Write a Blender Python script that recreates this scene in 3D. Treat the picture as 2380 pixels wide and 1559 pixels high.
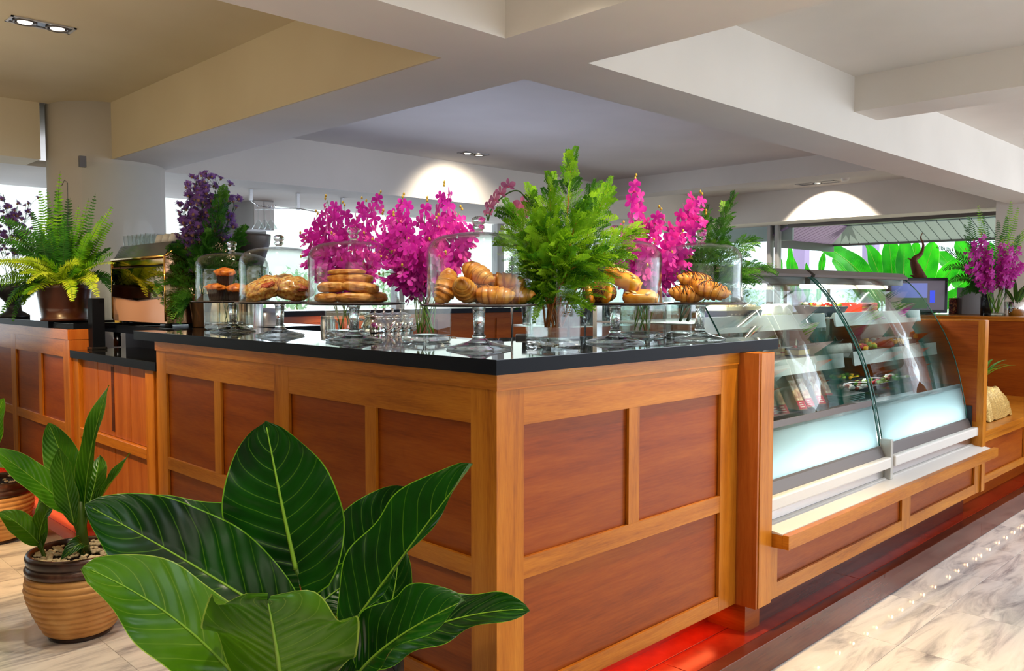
import bpy, bmesh, math, random
from math import sin, cos, pi, radians
from mathutils import Vector, Matrix, noise

# ---------------------------------------------------------------- scene, camera, light
for o in list(bpy.data.objects): bpy.data.objects.remove(o, do_unlink=True)
SC = bpy.context.scene
COL = SC.collection
CAM = Vector((-1.653, -1.729, 1.5)); YAW = radians(45.236); PITCH = radians(-2.826); FPX = 1952.6
FW = Vector((cos(YAW)*cos(PITCH), sin(YAW)*cos(PITCH), sin(PITCH)))
RT = Vector((sin(YAW), -cos(YAW), 0)); UP = RT.cross(FW)
cd = bpy.data.cameras.new('camera'); cam = bpy.data.objects.new('camera', cd); COL.objects.link(cam)
cd.sensor_width = 36; cd.lens = FPX/2380*36; cd.clip_start = 0.05; cd.clip_end = 200
m3 = Matrix((RT, UP, -FW)).transposed()
cam.matrix_world = Matrix.Translation(CAM) @ m3.to_4x4()
SC.camera = cam

SC.view_settings.view_transform = 'Standard'
SC.view_settings.look = 'None'
SC.view_settings.gamma = 1
SC.view_settings.exposure = 0.0
SC.view_settings.use_curve_mapping = False
SC.cycles.max_bounces = 8; SC.cycles.transparent_max_bounces = 20
SC.cycles.transmission_bounces = 10; SC.cycles.glossy_bounces = 5; SC.cycles.diffuse_bounces = 4
SC.cycles.caustics_reflective = False; SC.cycles.caustics_refractive = False
SC.cycles.sample_clamp_indirect = 6
SC.cycles.use_adaptive_sampling = True; SC.cycles.adaptive_threshold = .04

W = bpy.data.worlds.new('world'); SC.world = W; W.use_nodes = True
bg = W.node_tree.nodes['Background']; bg.inputs[0].default_value = (0.74, 0.88, 1.0, 1); bg.inputs[1].default_value = 2.1

def light(name, kind, loc, target, energy, color, **kw):
    ld = bpy.data.lights.new(name, kind); ld.energy = energy; ld.color = color
    for k, v in kw.items(): setattr(ld, k, v)
    o = bpy.data.objects.new(name, ld); COL.objects.link(o); o.location = loc
    o.rotation_euler = (Vector(target)-Vector(loc)).to_track_quat('-Z', 'Y').to_euler()
    return o
light('sun', 'SUN', (20, -4, 12), (12.5, 0, 0), 3.0, (1, .96, .88), angle=.02)
# downlights of the near ceiling bays (fittings outside the frame) and the ones in view
light('spot_near_counter', 'SPOT', (1.60, -0.52, 2.90), (0.60, -0.02, 0.6), 230, (1, .70, .30), spot_size=radians(105), spot_blend=.5, shadow_soft_size=.02)
light('spot_plant', 'SPOT', (-1.25, -0.9, 2.88), (-0.6, 0.05, 0.4), 75, (1, .88, .66), spot_size=radians(46), spot_blend=.6, shadow_soft_size=.04)
light('spot_gate', 'SPOT', (-1.3, 2.6, 2.88), (0.05, 3.3, 0.75), 270, (1, .62, .26), spot_size=radians(48), spot_blend=.5, shadow_soft_size=.03)
light('spot_left_pots', 'SPOT', (-0.75, 1.7, 2.88), (-0.5, 2.3, 0.2), 75, (1, .84, .58), spot_size=radians(75), spot_blend=.7, shadow_soft_size=.04)
light('spot_fern', 'SPOT', (-0.45, 3.2, 2.88), (0.0, 4.0, 1.5), 70, (1, .85, .5), spot_size=radians(60), spot_blend=.6, shadow_soft_size=.04)
light('spot_pastries', 'SPOT', (0.22, 0.10, 2.88), (0.45, 0.40, 1.4), 85, (1, .88, .70), spot_size=radians(85), spot_blend=.6, shadow_soft_size=.04)
light('spot_pastries_left', 'SPOT', (0.10, 1.55, 2.88), (0.25, 1.6, 1.4), 70, (1, .88, .70), spot_size=radians(95), spot_blend=.6, shadow_soft_size=.04)
light('spot_center', 'SPOT', (4.16, 4.60, 2.9), (4.3, 5.2, 2.2), 110, (1, .88, .70), spot_size=radians(110), spot_blend=.8, shadow_soft_size=.05)
light('spot_right', 'SPOT', (8.70, 3.25, 2.9), (9.12, 3.25, 2.3), 150, (1, .86, .70), spot_size=radians(100), spot_blend=.25, shadow_soft_size=.02)
# daylight of the open garden side and back windows, added fills, aisle spots
light('daylight_right', 'AREA', (4.5, -5.5, 1.8), (2.8, 0, 1.6), 75, (.84, .91, 1), shape='RECTANGLE', size=7, size_y=2.6)
light('ceiling_fill_near', 'AREA', (-1.3, -2.4, 1.6), (-.9, -1.9, 2.9), 46, (1, .90, .78), shape='RECTANGLE', size=3.0, size_y=2.0)  # unseen fill added to lift the near ceiling and beams
light('ceiling_fill_left', 'AREA', (-2.4, 3.0, 1.6), (-1.9, 3.1, 2.9), 32, (1, .84, .60), shape='RECTANGLE', size=3, size_y=1.6)  # unseen warm fill added under the left bay ceiling
light('ceiling_fill_bar', 'AREA', (3.0, 3.2, 1.2), (3.0, 3.4, 2.9), 16, (.55, .65, 1), shape='RECTANGLE', size=2.6, size_y=1.6)  # added blue fill tinting the middle bay ceiling, no lamp hangs there
light('spot_aisle', 'SPOT', (2.9, -1.1, 2.88), (2.9, -.9, 0), 80, (.93, .94, 1), spot_size=radians(100), spot_blend=.8, shadow_soft_size=.05)
light('spot_aisle', 'SPOT', (5.6, -1.2, 2.88), (5.3, -.8, 0), 130, (.95, .95, 1), spot_size=radians(100), spot_blend=.8, shadow_soft_size=.05)
light('garden_side_fill', 'AREA', (8.6, -3.4, 1.6), (5.2, -.6, .1), 130, (.84, .89, 1), shape='RECTANGLE', size=6, size_y=2.8)  # added fill from the garden side, brightens far floor and riser
light('daylight_window_back', 'AREA', (3.2, 8.9, 1.1), (3.2, 5.4, 2.7), 150, (.72, .80, 1), shape='RECTANGLE', size=8, size_y=1.6)
for x_, y_, x1_, y1_ in ((.70,.07,1.15,.05),(.07,1.25,.05,2.2),(.07,3.1,.05,1.0),(.07,4.9,.05,2.2)):
    light('kick_glow', 'AREA', (x_, y_, .243), (x_, y_, 0), 2.0, (1, .16, .05), shape='RECTANGLE', size=x1_, size_y=y1_)

# ---------------------------------------------------------------- helpers
def P(px, py, d):
    """point seen at pixel (px, py) whose distance along the view axis is d metres"""
    return CAM + d*(FW + (px-1190)/FPX*RT - (py-779.5)/FPX*UP)
def on_z(px, py, z):
    r = P(px, py, 1)-CAM; return CAM + r*((z-CAM.z)/r.z)

class MB:
    def __init__(s): s.v = []; s.f = []; s.sm = []; s.mi = []; s.uv = []
    def add(s, vs, fs, smooth=False, mi=0, uv=None):
        b = len(s.v); s.v += [tuple(p) for p in vs]
        for k, f in enumerate(fs):
            s.f.append(tuple(b+i for i in f)); s.sm.append(smooth); s.mi.append(mi)
        if uv is not None or s.uv:
            while len(s.uv) < b: s.uv.append((0, 0))
            s.uv += list(uv) if uv is not None else [(0, 0)]*len(vs)
        return s
    def box(s, a, b, mi=0, bev=0):
        x0, y0, z0 = a; x1, y1, z1 = b
        if x0 > x1: x0, x1 = x1, x0
        if y0 > y1: y0, y1 = y1, y0
        if z0 > z1: z0, z1 = z1, z0
        if not bev:
            v = [(x0,y0,z0),(x1,y0,z0),(x1,y1,z0),(x0,y1,z0),(x0,y0,z1),(x1,y0,z1),(x1,y1,z1),(x0,y1,z1)]
            return s.add(v, [(0,3,2,1),(4,5,6,7),(0,1,5,4),(1,2,6,5),(2,3,7,6),(3,0,4,7)], mi=mi)
        bm = bmesh.new(); bmesh.ops.create_cube(bm, size=1)
        for v in bm.verts: v.co = Vector(((x0+x1)/2+v.co.x*(x1-x0), (y0+y1)/2+v.co.y*(y1-y0), (z0+z1)/2+v.co.z*(z1-z0)))
        bmesh.ops.bevel(bm, geom=bm.edges[:], offset=bev, segments=2, affect='EDGES', profile=.5)
        return s.bm(bm, mi=mi)
    def bm(s, bm, smooth=False, mi=0):
        bm.verts.index_update()
        s.add([v.co.copy() for v in bm.verts], [tuple(v.index for v in f.verts) for f in bm.faces], smooth, mi)
        bm.free(); return s
    def lathe(s, prof, c=(0,0,0), n=32, smooth=True, mi=0, sq=1.0):
        vs = []; fs = []; c = Vector(c); idx = []
        for r, z in prof:
            if r < 1e-6: idx.append([len(vs)]); vs.append(c+Vector((0,0,z)))
            else:
                idx.append(list(range(len(vs), len(vs)+n)))
                for k in range(n):
                    a = 2*pi*k/n; vs.append(c+Vector((r*cos(a), r*sin(a)*sq, z)))
        for i in range(len(prof)-1):
            A, B = idx[i], idx[i+1]
            for k in range(n):
                k2 = (k+1) % n
                if len(A) == 1 and len(B) == 1: continue
                if len(A) == 1: fs.append((A[0], B[k2], B[k]))
                elif len(B) == 1: fs.append((A[k], A[k2], B[0]))
                else: fs.append((A[k], A[k2], B[k2], B[k]))
        return s.add(vs, fs, smooth, mi)
    def tube(s, pts, r, n=8, smooth=True, mi=0, cap=True):
        pts = [Vector(p) for p in pts]; m = len(pts)
        rs = r if isinstance(r, (list, tuple)) else [r]*m
        vs = []; fs = []
        t0 = (pts[1]-pts[0]).normalized()
        u = t0.cross(Vector((0,0,1)));
        if u.length < .1: u = t0.cross(Vector((1,0,0)))
        u.normalize()
        for i, p in enumerate(pts):
            t = ((pts[min(i+1, m-1)]-pts[max(i-1, 0)])).normalized()
            u = (u - t*u.dot(t)).normalized(); w = t.cross(u)
            for k in range(n):
                a = 2*pi*k/n; vs.append(p+rs[i]*(cos(a)*u+sin(a)*w))
        for i in range(m-1):
            for k in range(n):
                k2 = (k+1) % n; fs.append((i*n+k, i*n+k2, (i+1)*n+k2, (i+1)*n+k))
        if cap: fs.append(tuple(range(n-1, -1, -1))); fs.append(tuple((m-1)*n+k for k in range(n)))
        return s.add(vs, fs, smooth, mi)
    def ext(s, prof, axis, a, b, mi=0, smooth=False):
        """closed polygon prof extruded along axis between a and b; prof in the two other coordinates"""
        def pt(p, t):
            return {'x': (t, p[0], p[1]), 'y': (p[0], t, p[1]), 'z': (p[0], p[1], t)}[axis]
        n = len(prof); vs = [pt(p, a) for p in prof]+[pt(p, b) for p in prof]
        fs = [(i, (i+1) % n, n+(i+1) % n, n+i) for i in range(n)]+[tuple(range(n-1, -1, -1)), tuple(range(n, 2*n))]
        return s.add(vs, fs, smooth, mi)
    def build(s, name, mats, parent=None, label=None, cat=None, group=None, kind=None, loc=None):
        me = bpy.data.meshes.new(name); me.from_pydata(s.v, [], s.f)
        mats = mats if isinstance(mats, (list, tuple)) else [mats]
        for m in mats: me.materials.append(m)
        me.polygons.foreach_set('use_smooth', s.sm); me.polygons.foreach_set('material_index', s.mi)
        if s.uv:
            while len(s.uv) < len(s.v): s.uv.append((0, 0))
            ul = me.uv_layers.new(name='UVMap'); li = [0]*len(me.loops); me.loops.foreach_get('vertex_index', li)
            fl = []
            for i in li: fl += s.uv[i]
            ul.data.foreach_set('uv', fl)
        bm = bmesh.new(); bm.from_mesh(me)
        if len(bm.faces) < 60000: bmesh.ops.recalc_face_normals(bm, faces=bm.faces[:])
        bm.to_mesh(me); bm.free(); me.update()
        o = bpy.data.objects.new(name, me); COL.objects.link(o)
        if loc is not None: o.location = loc
        if parent is not None: o.parent = parent
        return tag(o, label, cat, group, kind)

def tag(o, label=None, cat=None, group=None, kind=None):
    if label: o['label'] = label
    if cat: o['category'] = cat
    if group: o['group'] = group
    if kind: o['kind'] = kind
    return o
def thing(name, label, cat, loc=(0,0,0), rz=0, group=None):
    o = bpy.data.objects.new(name, None); COL.objects.link(o); o.location = loc; o.rotation_euler = (0,0,rz)
    o.empty_display_size = .1
    return tag(o, label, cat, group)
def copy_one(o, parent=None):
    c = o.copy(); COL.objects.link(c)
    if parent is not None: c.parent = parent
    return c
def copy_tree(o, label=None, loc=None, rot=None, group=None):
    c = copy_one(o)
    for ch in list(o.children):
        d = copy_one(ch, c)
        for g in list(ch.children): copy_one(g, d)
    if label: c['label'] = label
    if group: c['group'] = group
    if loc is not None: c.location = loc
    if rot is not None: c.rotation_euler = rot
    return c
def struct(mb, name, mat, parent=None, label=None):
    o = mb.build(name, mat, parent, label)
    o['kind'] = 'structure'; return o
def B(a, b, bev=0): return MB().box(a, b, bev=bev)

# ---------------------------------------------------------------- materials
def srgb(r, g=None, b=None):
    if g is None: r, g, b = r
    f = lambda c: (c/255/12.92) if c/255 <= .04045 else ((c/255+.055)/1.055)**2.4
    return (f(r), f(g), f(b), 1)
def mat(name, color=(.5,.5,.5,1), rough=.5, metal=0, spec=.5, trans=0, ior=1.45, emit=None, es=0, alpha=1, coat=0, sss=0, sheen=0):
    m = bpy.data.materials.new(name); m.use_nodes = True
    b = m.node_tree.nodes['Principled BSDF']
    b.inputs['Base Color'].default_value = color; b.inputs['Roughness'].default_value = rough
    b.inputs['Metallic'].default_value = metal; b.inputs['Specular IOR Level'].default_value = spec
    b.inputs['Transmission Weight'].default_value = trans; b.inputs['IOR'].default_value = ior
    b.inputs['Alpha'].default_value = alpha; b.inputs['Coat Weight'].default_value = coat; b.inputs['Coat Roughness'].default_value = .08
    b.inputs['Sheen Weight'].default_value = sheen
    if emit: b.inputs['Emission Color'].default_value = emit; b.inputs['Emission Strength'].default_value = es
    return m
def nd(m, t, **kw):
    n = m.node_tree.nodes.new(t)
    for k, v in kw.items():
        if k in n.inputs: n.inputs[k].default_value = v
        else: setattr(n, k, v)
    return n
def lk(m, a, b): m.node_tree.links.new(a, b)
def pb(m): return m.node_tree.nodes['Principled BSDF']
def ramp(m, fac, stops):
    r = nd(m, 'ShaderNodeValToRGB'); e = r.color_ramp.elements
    e[0].position, e[0].color = stops[0]; e[1].position, e[1].color = stops[-1]
    for p, c in stops[1:-1]:
        q = e.new(p); q.color = c
    lk(m, fac, r.inputs[0]); return r
def coords(m, scale=(1,1,1), kind='Object', rot=(0,0,0)):
    tc = nd(m, 'ShaderNodeTexCoord'); mp = nd(m, 'ShaderNodeMapping'); mp.inputs['Scale'].default_value = scale
    mp.inputs['Rotation'].default_value = rot
    lk(m, tc.outputs[kind], mp.inputs[0]); return mp.outputs[0]
def noise_mat(m, stops, scale=(1,1,1), nscale=5, detail=4, dist=0, bump=0, bdist=.002, kind='Object', rough=.5):
    v = coords(m, scale, kind); n = nd(m, 'ShaderNodeTexNoise'); n.inputs['Scale'].default_value = nscale
    n.inputs['Detail'].default_value = detail; n.inputs['Distortion'].default_value = dist; n.inputs['Roughness'].default_value = rough
    lk(m, v, n.inputs['Vector']); r = ramp(m, n.outputs['Fac'], stops); lk(m, r.outputs[0], pb(m).inputs['Base Color'])
    if bump:
        b = nd(m, 'ShaderNodeBump'); b.inputs['Strength'].default_value = bump; b.inputs['Distance'].default_value = bdist
        lk(m, n.outputs['Fac'], b.inputs['Height']); lk(m, b.outputs[0], pb(m).inputs['Normal'])
    return n
def wood(name, c0, c1, c2, direction='V', rough=.32, kscale=1.0):
    m = mat(name, c1, rough, coat=.06, spec=.28)
    s = {'V': (9, 9, .7), 'H': (.7, .7, 9), 'F': (.9, 9, 9)}[direction]
    v = coords(m, tuple(k*kscale for k in s))
    n1 = nd(m, 'ShaderNodeTexNoise'); n1.inputs['Scale'].default_value = 2.2; n1.inputs['Detail'].default_value = 6; n1.inputs['Distortion'].default_value = .5
    lk(m, v, n1.inputs['Vector'])
    v2 = coords(m, tuple(k*kscale*6 for k in s)); n2 = nd(m, 'ShaderNodeTexNoise'); n2.inputs['Scale'].default_value = 4; n2.inputs['Detail'].default_value = 3
    lk(m, v2, n2.inputs['Vector'])
    mx = nd(m, 'ShaderNodeMath', operation='MULTIPLY_ADD'); lk(m, n2.outputs['Fac'], mx.inputs[0]); mx.inputs[1].default_value = .35
    ad = nd(m, 'ShaderNodeMath', operation='MULTIPLY'); lk(m, n1.outputs['Fac'], ad.inputs[0]); ad.inputs[1].default_value = .75
    lk(m, ad.outputs[0], mx.inputs[2])
    r = ramp(m, mx.outputs[0], [(.32, c0), (.52, c1), (.74, c2)]); lk(m, r.outputs[0], pb(m).inputs['Base Color'])
    # small knots / blotches
    return m
M = {}
M['wood_v'] = wood('cherry_frame_vertical', srgb(146,78,16), srgb(184,110,26), srgb(204,132,42), 'V')
M['wood_h'] = wood('cherry_frame_horizontal', srgb(142,76,16), srgb(182,108,26), srgb(204,132,42), 'H')
M['panel'] = wood('cherry_panel', srgb(120,50,6), srgb(148,68,10), srgb(166,86,18), 'H', rough=.38, kscale=.7)
M['panel_v'] = wood('cherry_panel_upright', srgb(150,74,24), srgb(172,92,34), srgb(188,110,46), 'V', rough=.38)
M['deck'] = wood('red_deck_board', srgb(96,22,10), srgb(132,32,14), srgb(150,44,20), 'H', rough=.22)
M['riser'] = wood('dark_riser', srgb(62,26,18), srgb(88,38,26), srgb(106,52,36), 'H', rough=.2, kscale=.5)
M['granite'] = mat('black_granite', (.006,.007,.009,1), .035, spec=.75)
def _gr():
    m = M['granite']; n = noise_mat(m, [(.4,(.004,.005,.007,1)),(.62,(.01,.012,.016,1)),(.75,(.05,.055,.06,1))], nscale=260, detail=2)
_gr()
M['granite_edge'] = mat('black_granite_sawn_edge', srgb(11,16,27), .5, spec=.15)
M['plaster'] = mat('painted_plaster', srgb(222,216,208), .85, spec=.2)
noise_mat(M['plaster'], [(.3, srgb(216,210,202)), (.7, srgb(226,220,212))], nscale=1.3, detail=3)
M['plaster_lit_warm'] = mat('plaster_warm_lamplight', srgb(196,180,150), .85, spec=.2)  # the left bay's warm light is put into this plaster colour
noise_mat(M['plaster_lit_warm'], [(.3, srgb(206,190,158)), (.7, srgb(218,204,174))], nscale=.9, detail=3)
M['white'] = mat('white_enamel', srgb(228,224,218), .35)
M['offwhite'] = mat('grey_white_panel', srgb(180,178,176), .5)
M['steel'] = mat('brushed_steel', (.62,.62,.64,1), .25, metal=1)
M['chrome'] = mat('chrome', (.8,.8,.82,1), .08, metal=1)
M['alu'] = mat('grey_aluminium', srgb(98,92,90), .4, metal=.3)
M['alu_light'] = mat('pale_aluminium_shelf_lip', srgb(196,196,190), .32, metal=.35)
M['black'] = mat('black_plastic', (.012,.013,.016,1), .35)
M['brass'] = mat('polished_bronze_panel', srgb(196,150,112), .09, metal=1)
M['bronze_soft'] = mat('brushed_bronze_panel', srgb(186,146,130), .22, metal=.15)
M['mirror_bronze'] = mat('mirror_bronze_panel', srgb(150,120,86), .03, metal=1)
M['gold_trim'] = mat('gold_trim', srgb(226,186,110), .2, metal=1)
def glass_thin(name, tint=(1,1,1,1), ior=1.5, rough=0.0, base=.0):
    m = bpy.data.materials.new(name); m.use_nodes = True; nt = m.node_tree; nt.nodes.clear()
    o = nt.nodes.new('ShaderNodeOutputMaterial'); mx = nt.nodes.new('ShaderNodeMixShader')
    t = nt.nodes.new('ShaderNodeBsdfTransparent'); t.inputs[0].default_value = tint
    g = nt.nodes.new('ShaderNodeBsdfGlossy'); g.inputs['Roughness'].default_value = rough
    fr = nt.nodes.new('ShaderNodeLayerWeight'); fr.inputs['Blend'].default_value = .5
    mr = nt.nodes.new('ShaderNodeMapRange'); mr.inputs['From Min'].default_value = 0; mr.inputs['From Max'].default_value = 1
    pw = nt.nodes.new('ShaderNodeMath'); pw.operation = 'POWER'; pw.inputs[1].default_value = 3.8
    nt.links.new(fr.outputs['Facing'], pw.inputs[0])
    nt.links.new(pw.outputs[0], mr.inputs['Value']); mr.inputs['To Min'].default_value = .012+base; mr.inputs['To Max'].default_value = .95
    nt.links.new(mr.outputs[0], mx.inputs[0]); nt.links.new(t.outputs[0], mx.inputs[1]); nt.links.new(g.outputs[0], mx.inputs[2])
    nt.links.new(mx.outputs[0], o.inputs[0]); return m
M['glass'] = glass_thin('thin_clear_glass', (.965,.985,.98,1))
M['glass_green'] = glass_thin('display_case_glass', (.93,.98,.965,1), base=-.01)
M['glass_solid'] = mat('solid_clear_glass', (.97,1,.99,1), 0.0, trans=1, ior=1.46)
def _gs():
    m = M['glass_solid']; nt = m.node_tree; b = pb(m); o = nt.nodes['Material Output']; mx = nt.nodes.new('ShaderNodeMixShader'); mx.inputs[0].default_value = .12
    t = nt.nodes.new('ShaderNodeBsdfTransparent'); t.inputs[0].default_value = (.97,1,.99,1); nt.links.new(b.outputs[0], mx.inputs[1]); nt.links.new(t.outputs[0], mx.inputs[2]); nt.links.new(mx.outputs[0], o.inputs[0])
_gs()
def _wt():
    m = M['water']; nt = m.node_tree; b = pb(m); o = nt.nodes['Material Output']; mx = nt.nodes.new('ShaderNodeMixShader'); mx.inputs[0].default_value = .85
    t = nt.nodes.new('ShaderNodeBsdfTransparent'); t.inputs[0].default_value = (.96,.99,.96,1); nt.links.new(b.outputs[0], mx.inputs[1]); nt.links.new(t.outputs[0], mx.inputs[2]); nt.links.new(mx.outputs[0], o.inputs[0])
M['glass_edge'] = mat('green_glass_edge', srgb(30,90,80), .1, spec=.8)
M['water'] = mat('water', (.96,.99,.96,1), 0, trans=1, ior=1.33)
M['_w'] = M['water']
_wt()
def frosted():
    m = bpy.data.materials.new('frosted_glass_band'); m.use_nodes = True; nt = m.node_tree; nt.nodes.clear()
    o = nt.nodes.new('ShaderNodeOutputMaterial'); mx = nt.nodes.new('ShaderNodeMixShader'); mx.inputs[0].default_value = .82
    t = nt.nodes.new('ShaderNodeBsdfTranslucent'); t.inputs[0].default_value = (.80,.93,.95,1)
    g = nt.nodes.new('ShaderNodeBsdfPrincipled'); g.inputs['Base Color'].default_value = (.55,.66,.68,1); g.inputs['Roughness'].default_value = .25
    nt.links.new(g.outputs[0], mx.inputs[1]); nt.links.new(t.outputs[0], mx.inputs[2]); nt.links.new(mx.outputs[0], o.inputs[0]); return m
M['frost'] = frosted()
def marble():
    m = mat('polished_marble', (.6,.58,.55,1), .07, spec=.55)
    oi = nd(m, 'ShaderNodeObjectInfo'); tc = nd(m, 'ShaderNodeTexCoord')
    ad = nd(m, 'ShaderNodeVectorMath', operation='MULTIPLY_ADD'); lk(m, oi.outputs['Random'], ad.inputs[0])
    ad.inputs[1].default_value = (37, 11, 5); lk(m, tc.outputs['Object'], ad.inputs[2])
    mp = nd(m, 'ShaderNodeMapping'); mp.inputs['Rotation'].default_value = (0, 0, .75); mp.inputs['Scale'].default_value = (1.1, 5.5, 1)
    lk(m, ad.outputs[0], mp.inputs[0])
    n = nd(m, 'ShaderNodeTexNoise'); n.inputs['Scale'].default_value = 1.6; n.inputs['Detail'].default_value = 7; n.inputs['Distortion'].default_value = .9; n.inputs['Roughness'].default_value = .62
    lk(m, mp.outputs[0], n.inputs['Vector'])
    r = ramp(m, n.outputs['Fac'], [(.30, srgb(140,138,140)), (.42, srgb(200,196,194)), (.52, srgb(230,226,220)), (.7, srgb(244,240,234))])
    lk(m, r.outputs[0], pb(m).inputs['Base Color']); return m
M['marble'] = marble()
M['grout'] = mat('grout_bed', srgb(120,112,100), .6)
M['red_glow'] = mat('red_paint', srgb(120,20,12), .5)
M['bulb_warm'] = mat('warm_bulb', (1,.8,.5,1), .5, emit=(1,.62,.28,1), es=60)
M['lamp'] = mat('lamp_face', (1,.9,.7,1), .5, emit=(1,.9,.72,1), es=14)
M['tube_cool'] = mat('fluorescent_tube_cool', (1,1,1,1), .5, emit=(.85,.97,1,1), es=9)
M['tube_warm'] = mat('fluorescent_tube_warm', (1,1,1,1), .5, emit=(1,.90,.70,1), es=12)
# ---------------------------------------------------------------- the room
ZB, ZC = 2.5, 2.93
M['taupe'] = mat('taupe_wall_paint', srgb(128,112,92), .8)
struct(B((-7,-7,ZC), (9.9,9.5,ZC+.12)), 'ceiling', M['plaster'])
struct(B((.685,-7,ZB), (1.185,5.22,ZC)), 'trim_1', M['plaster'])
struct(B((-7,.665,ZB), (.685,1.05,ZC)), 'trim_2', M['plaster'])
struct(B((1.185,.665,ZB), (9.2,1.05,ZC)), 'trim_2', M['plaster'])
struct(B((1.0,5.22,ZB), (9.2,5.62,ZC)), 'trim_3', M['plaster'])
struct(B((-7,5.22,ZB), (.30,5.62,ZC)), 'trim_3', M['plaster_lit_warm'])
struct(B((6.74,1.05,2.72), (7.1,5.22,ZC)), 'trim_4', M['plaster'])
struct(B((3.90,-7,2.70), (4.28,.665,ZC)), 'trim_5', M['plaster'])
struct(B((-7,.64,ZC-.012), (.685,5.22,ZC)), 'ceiling', M['plaster_lit_warm'])  # thin ceiling skin tinted with the left bay's warm light
struct(B((.675,1.05,ZB+.001), (.685,5.21,ZC-.01)), 'trim_1', M['plaster_lit_warm'])  # beam face skin carrying the same warm light as colour
struct(B((-7,5.62,ZB), (9.2,7.05,ZB+.05)), 'ceiling', M['plaster'])
struct(B((9.2,1.2,ZB), (9.85,9.5,ZC)), 'wall_right', M['plaster'])
struct(B((8.95,-.3,0), (9.5,1.2,ZC)), 'wall_right', M['plaster'])          # pillar right of the window
# round column
struct(MB().lathe([(0,0),(.42,0),(.42,ZC),(0,ZC)], (.78,5.25,0), 64), 'wall_left', M['plaster'])
# back window wall (y = 7): sill, posts, panes
bw = struct(B((-7,7.0,0), (9.85,7.12,1.05)), 'window_1', M['plaster'])
for x in (-4.6,-2.3,-.2,.9,2.3,4.9,6.7,8.2):
    struct(B((x,6.99,1.05), (x+.13,7.11,ZB)), 'window_frame', M['offwhite'], bw)
for a, b in ((-7,-4.6),(-4.47,-2.3),(-2.17,-.2),(-.07,.9),(1.03,2.3),(2.43,4.9),(5.03,6.7),(6.83,8.2),(8.33,9.85)):
    struct(B((a,7.04,1.05), (b,7.048,ZB)), 'pane', M['glass'], bw)
struct(B((2.43,7.2,1.95),(3.2,7.4,2.6)), 'window_frame', M['offwhite'], bw)
# right window wall (x = 9.8)
rw = struct(B((9.72,1.2,0), (9.84,9.5,1.0)), 'window_2', M['offwhite'])
struct(B((9.72,1.2,2.455),(9.84,4.10,2.5)), 'window_frame', M['alu'], rw)
for y in (4.26,4.38,6.2):
    struct(B((9.72,y,1.0), (9.84,y+.045,2.5)), 'window_frame', M['offwhite'], rw)
for a, b in ((1.2,4.26),(4.305,4.38),(4.425,6.2),(6.27,9.4)):
    struct(B((9.78,a,1.0),(9.788,b,2.46)), 'pane', M['glass'], rw)
# door-like opening panels on the far left, beyond the left counter
lw = struct(B((-7,6.9,0), (-6.9,7.0,2.5)), 'window_3', M['offwhite'])

struct(B((-5.2,-7,0),(-5.0,9.5,ZC)), 'wall_left', M['taupe'])
struct(B((-5.2,-7,0),(.5,-6.8,ZC)), 'wall_front', M['taupe'])
# floor: bed + marble tiles
fl = struct(B((-7,-7,-.03), (9.9,9.5,-.006)), 'floor', M['marble'])
tile_me = MB().box((-.2993,-.2993,-.006), (.2993,.2993,0), bev=.001)
gb = struct(B((-2.4,-2.6,-.0059), (9.0,8.0,-.004)), 'grout_bed', M['grout'], fl)
t0 = None
for i in range(-3, 16):
    for j in range(-4, 9):
        cx, cy = .1+.6*i-.2, .21+.6*j-.3
        if cx > .3 and cy > .2: continue
        if cy > -.0 and cx < -1.9: continue
        if t0 is None:
            t0 = tile_me.build('tile', M['marble'], fl, loc=(cx, cy, 0)); t0['kind'] = 'structure'
        else:
            c = copy_one(t0, fl); c.location = (cx, cy, 0)

# ---------------------------------------------------------------- platform with deck boards
PZ = .145
pf = struct(B((-.147,-.122,0), (8.6,.0,PZ-.02)), 'floor_platform', M['riser'])
struct(B((-.147,0,0), (0,7.0,PZ-.02)), 'side_core', M['riser'], pf)
struct(B((0,0,0), (8.6,7.0,PZ-.03)), 'inner_core', M['riser'], pf)
riser_x = [-.155,.93,2.465,4.02,5.6,8.6]
for a, b in zip(riser_x[:-1], riser_x[1:]):
    struct(B((a+.001,-.130,.004), (b-.001,-.122,PZ-.021)), 'riser_board', M['riser'], pf)
for a, b in ((-.13,1.4),(1.4,3.0),(3.0,4.6),(4.6,7.0)):
    struct(B((-.155,a+.001,.004), (-.147,b-.001,PZ-.021)), 'riser_board', M['riser'], pf)
for ya, yb, xs in ((-.152,-.098,[-.152,.9,2.46,4.0,5.6,8.6]),(-.096,.034,[-.098,.875,2.3,3.7,5.2,8.6]),(.036,.17,[.034,.6,2.0,3.4,4.9,8.6])):
    for a, b in zip(xs[:-1], xs[1:]):
        struct(MB().box((a+.001,ya,PZ-.022), (b-.001,yb,PZ), bev=.002), 'plank', M['deck'] if ya > -.15 else M['riser'], pf)
for xa, xb, ys in ((-.177,-.098,[-.098,1.5,3.1,4.7,7.0]),(-.096,.034,[.034,1.2,2.8,4.4,7.0]),(.036,.17,[.17,1.9,3.5,5.0,7.0])):
    for a, b in zip(ys[:-1], ys[1:]):
        struct(MB().box((xa,a+.001,PZ-.022), (xb,b-.001,PZ), bev=.002), 'plank', M['deck'] if xa > -.17 else M['riser'], pf)
struct(B((-.16,-.152,PZ-.036), (8.6,-.144,PZ-.02)), 'lip', M['riser'], pf)
struct(B((-.177,-.14,PZ-.036), (-.169,7.0,PZ-.02)), 'lip', M['riser'], pf)
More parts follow.
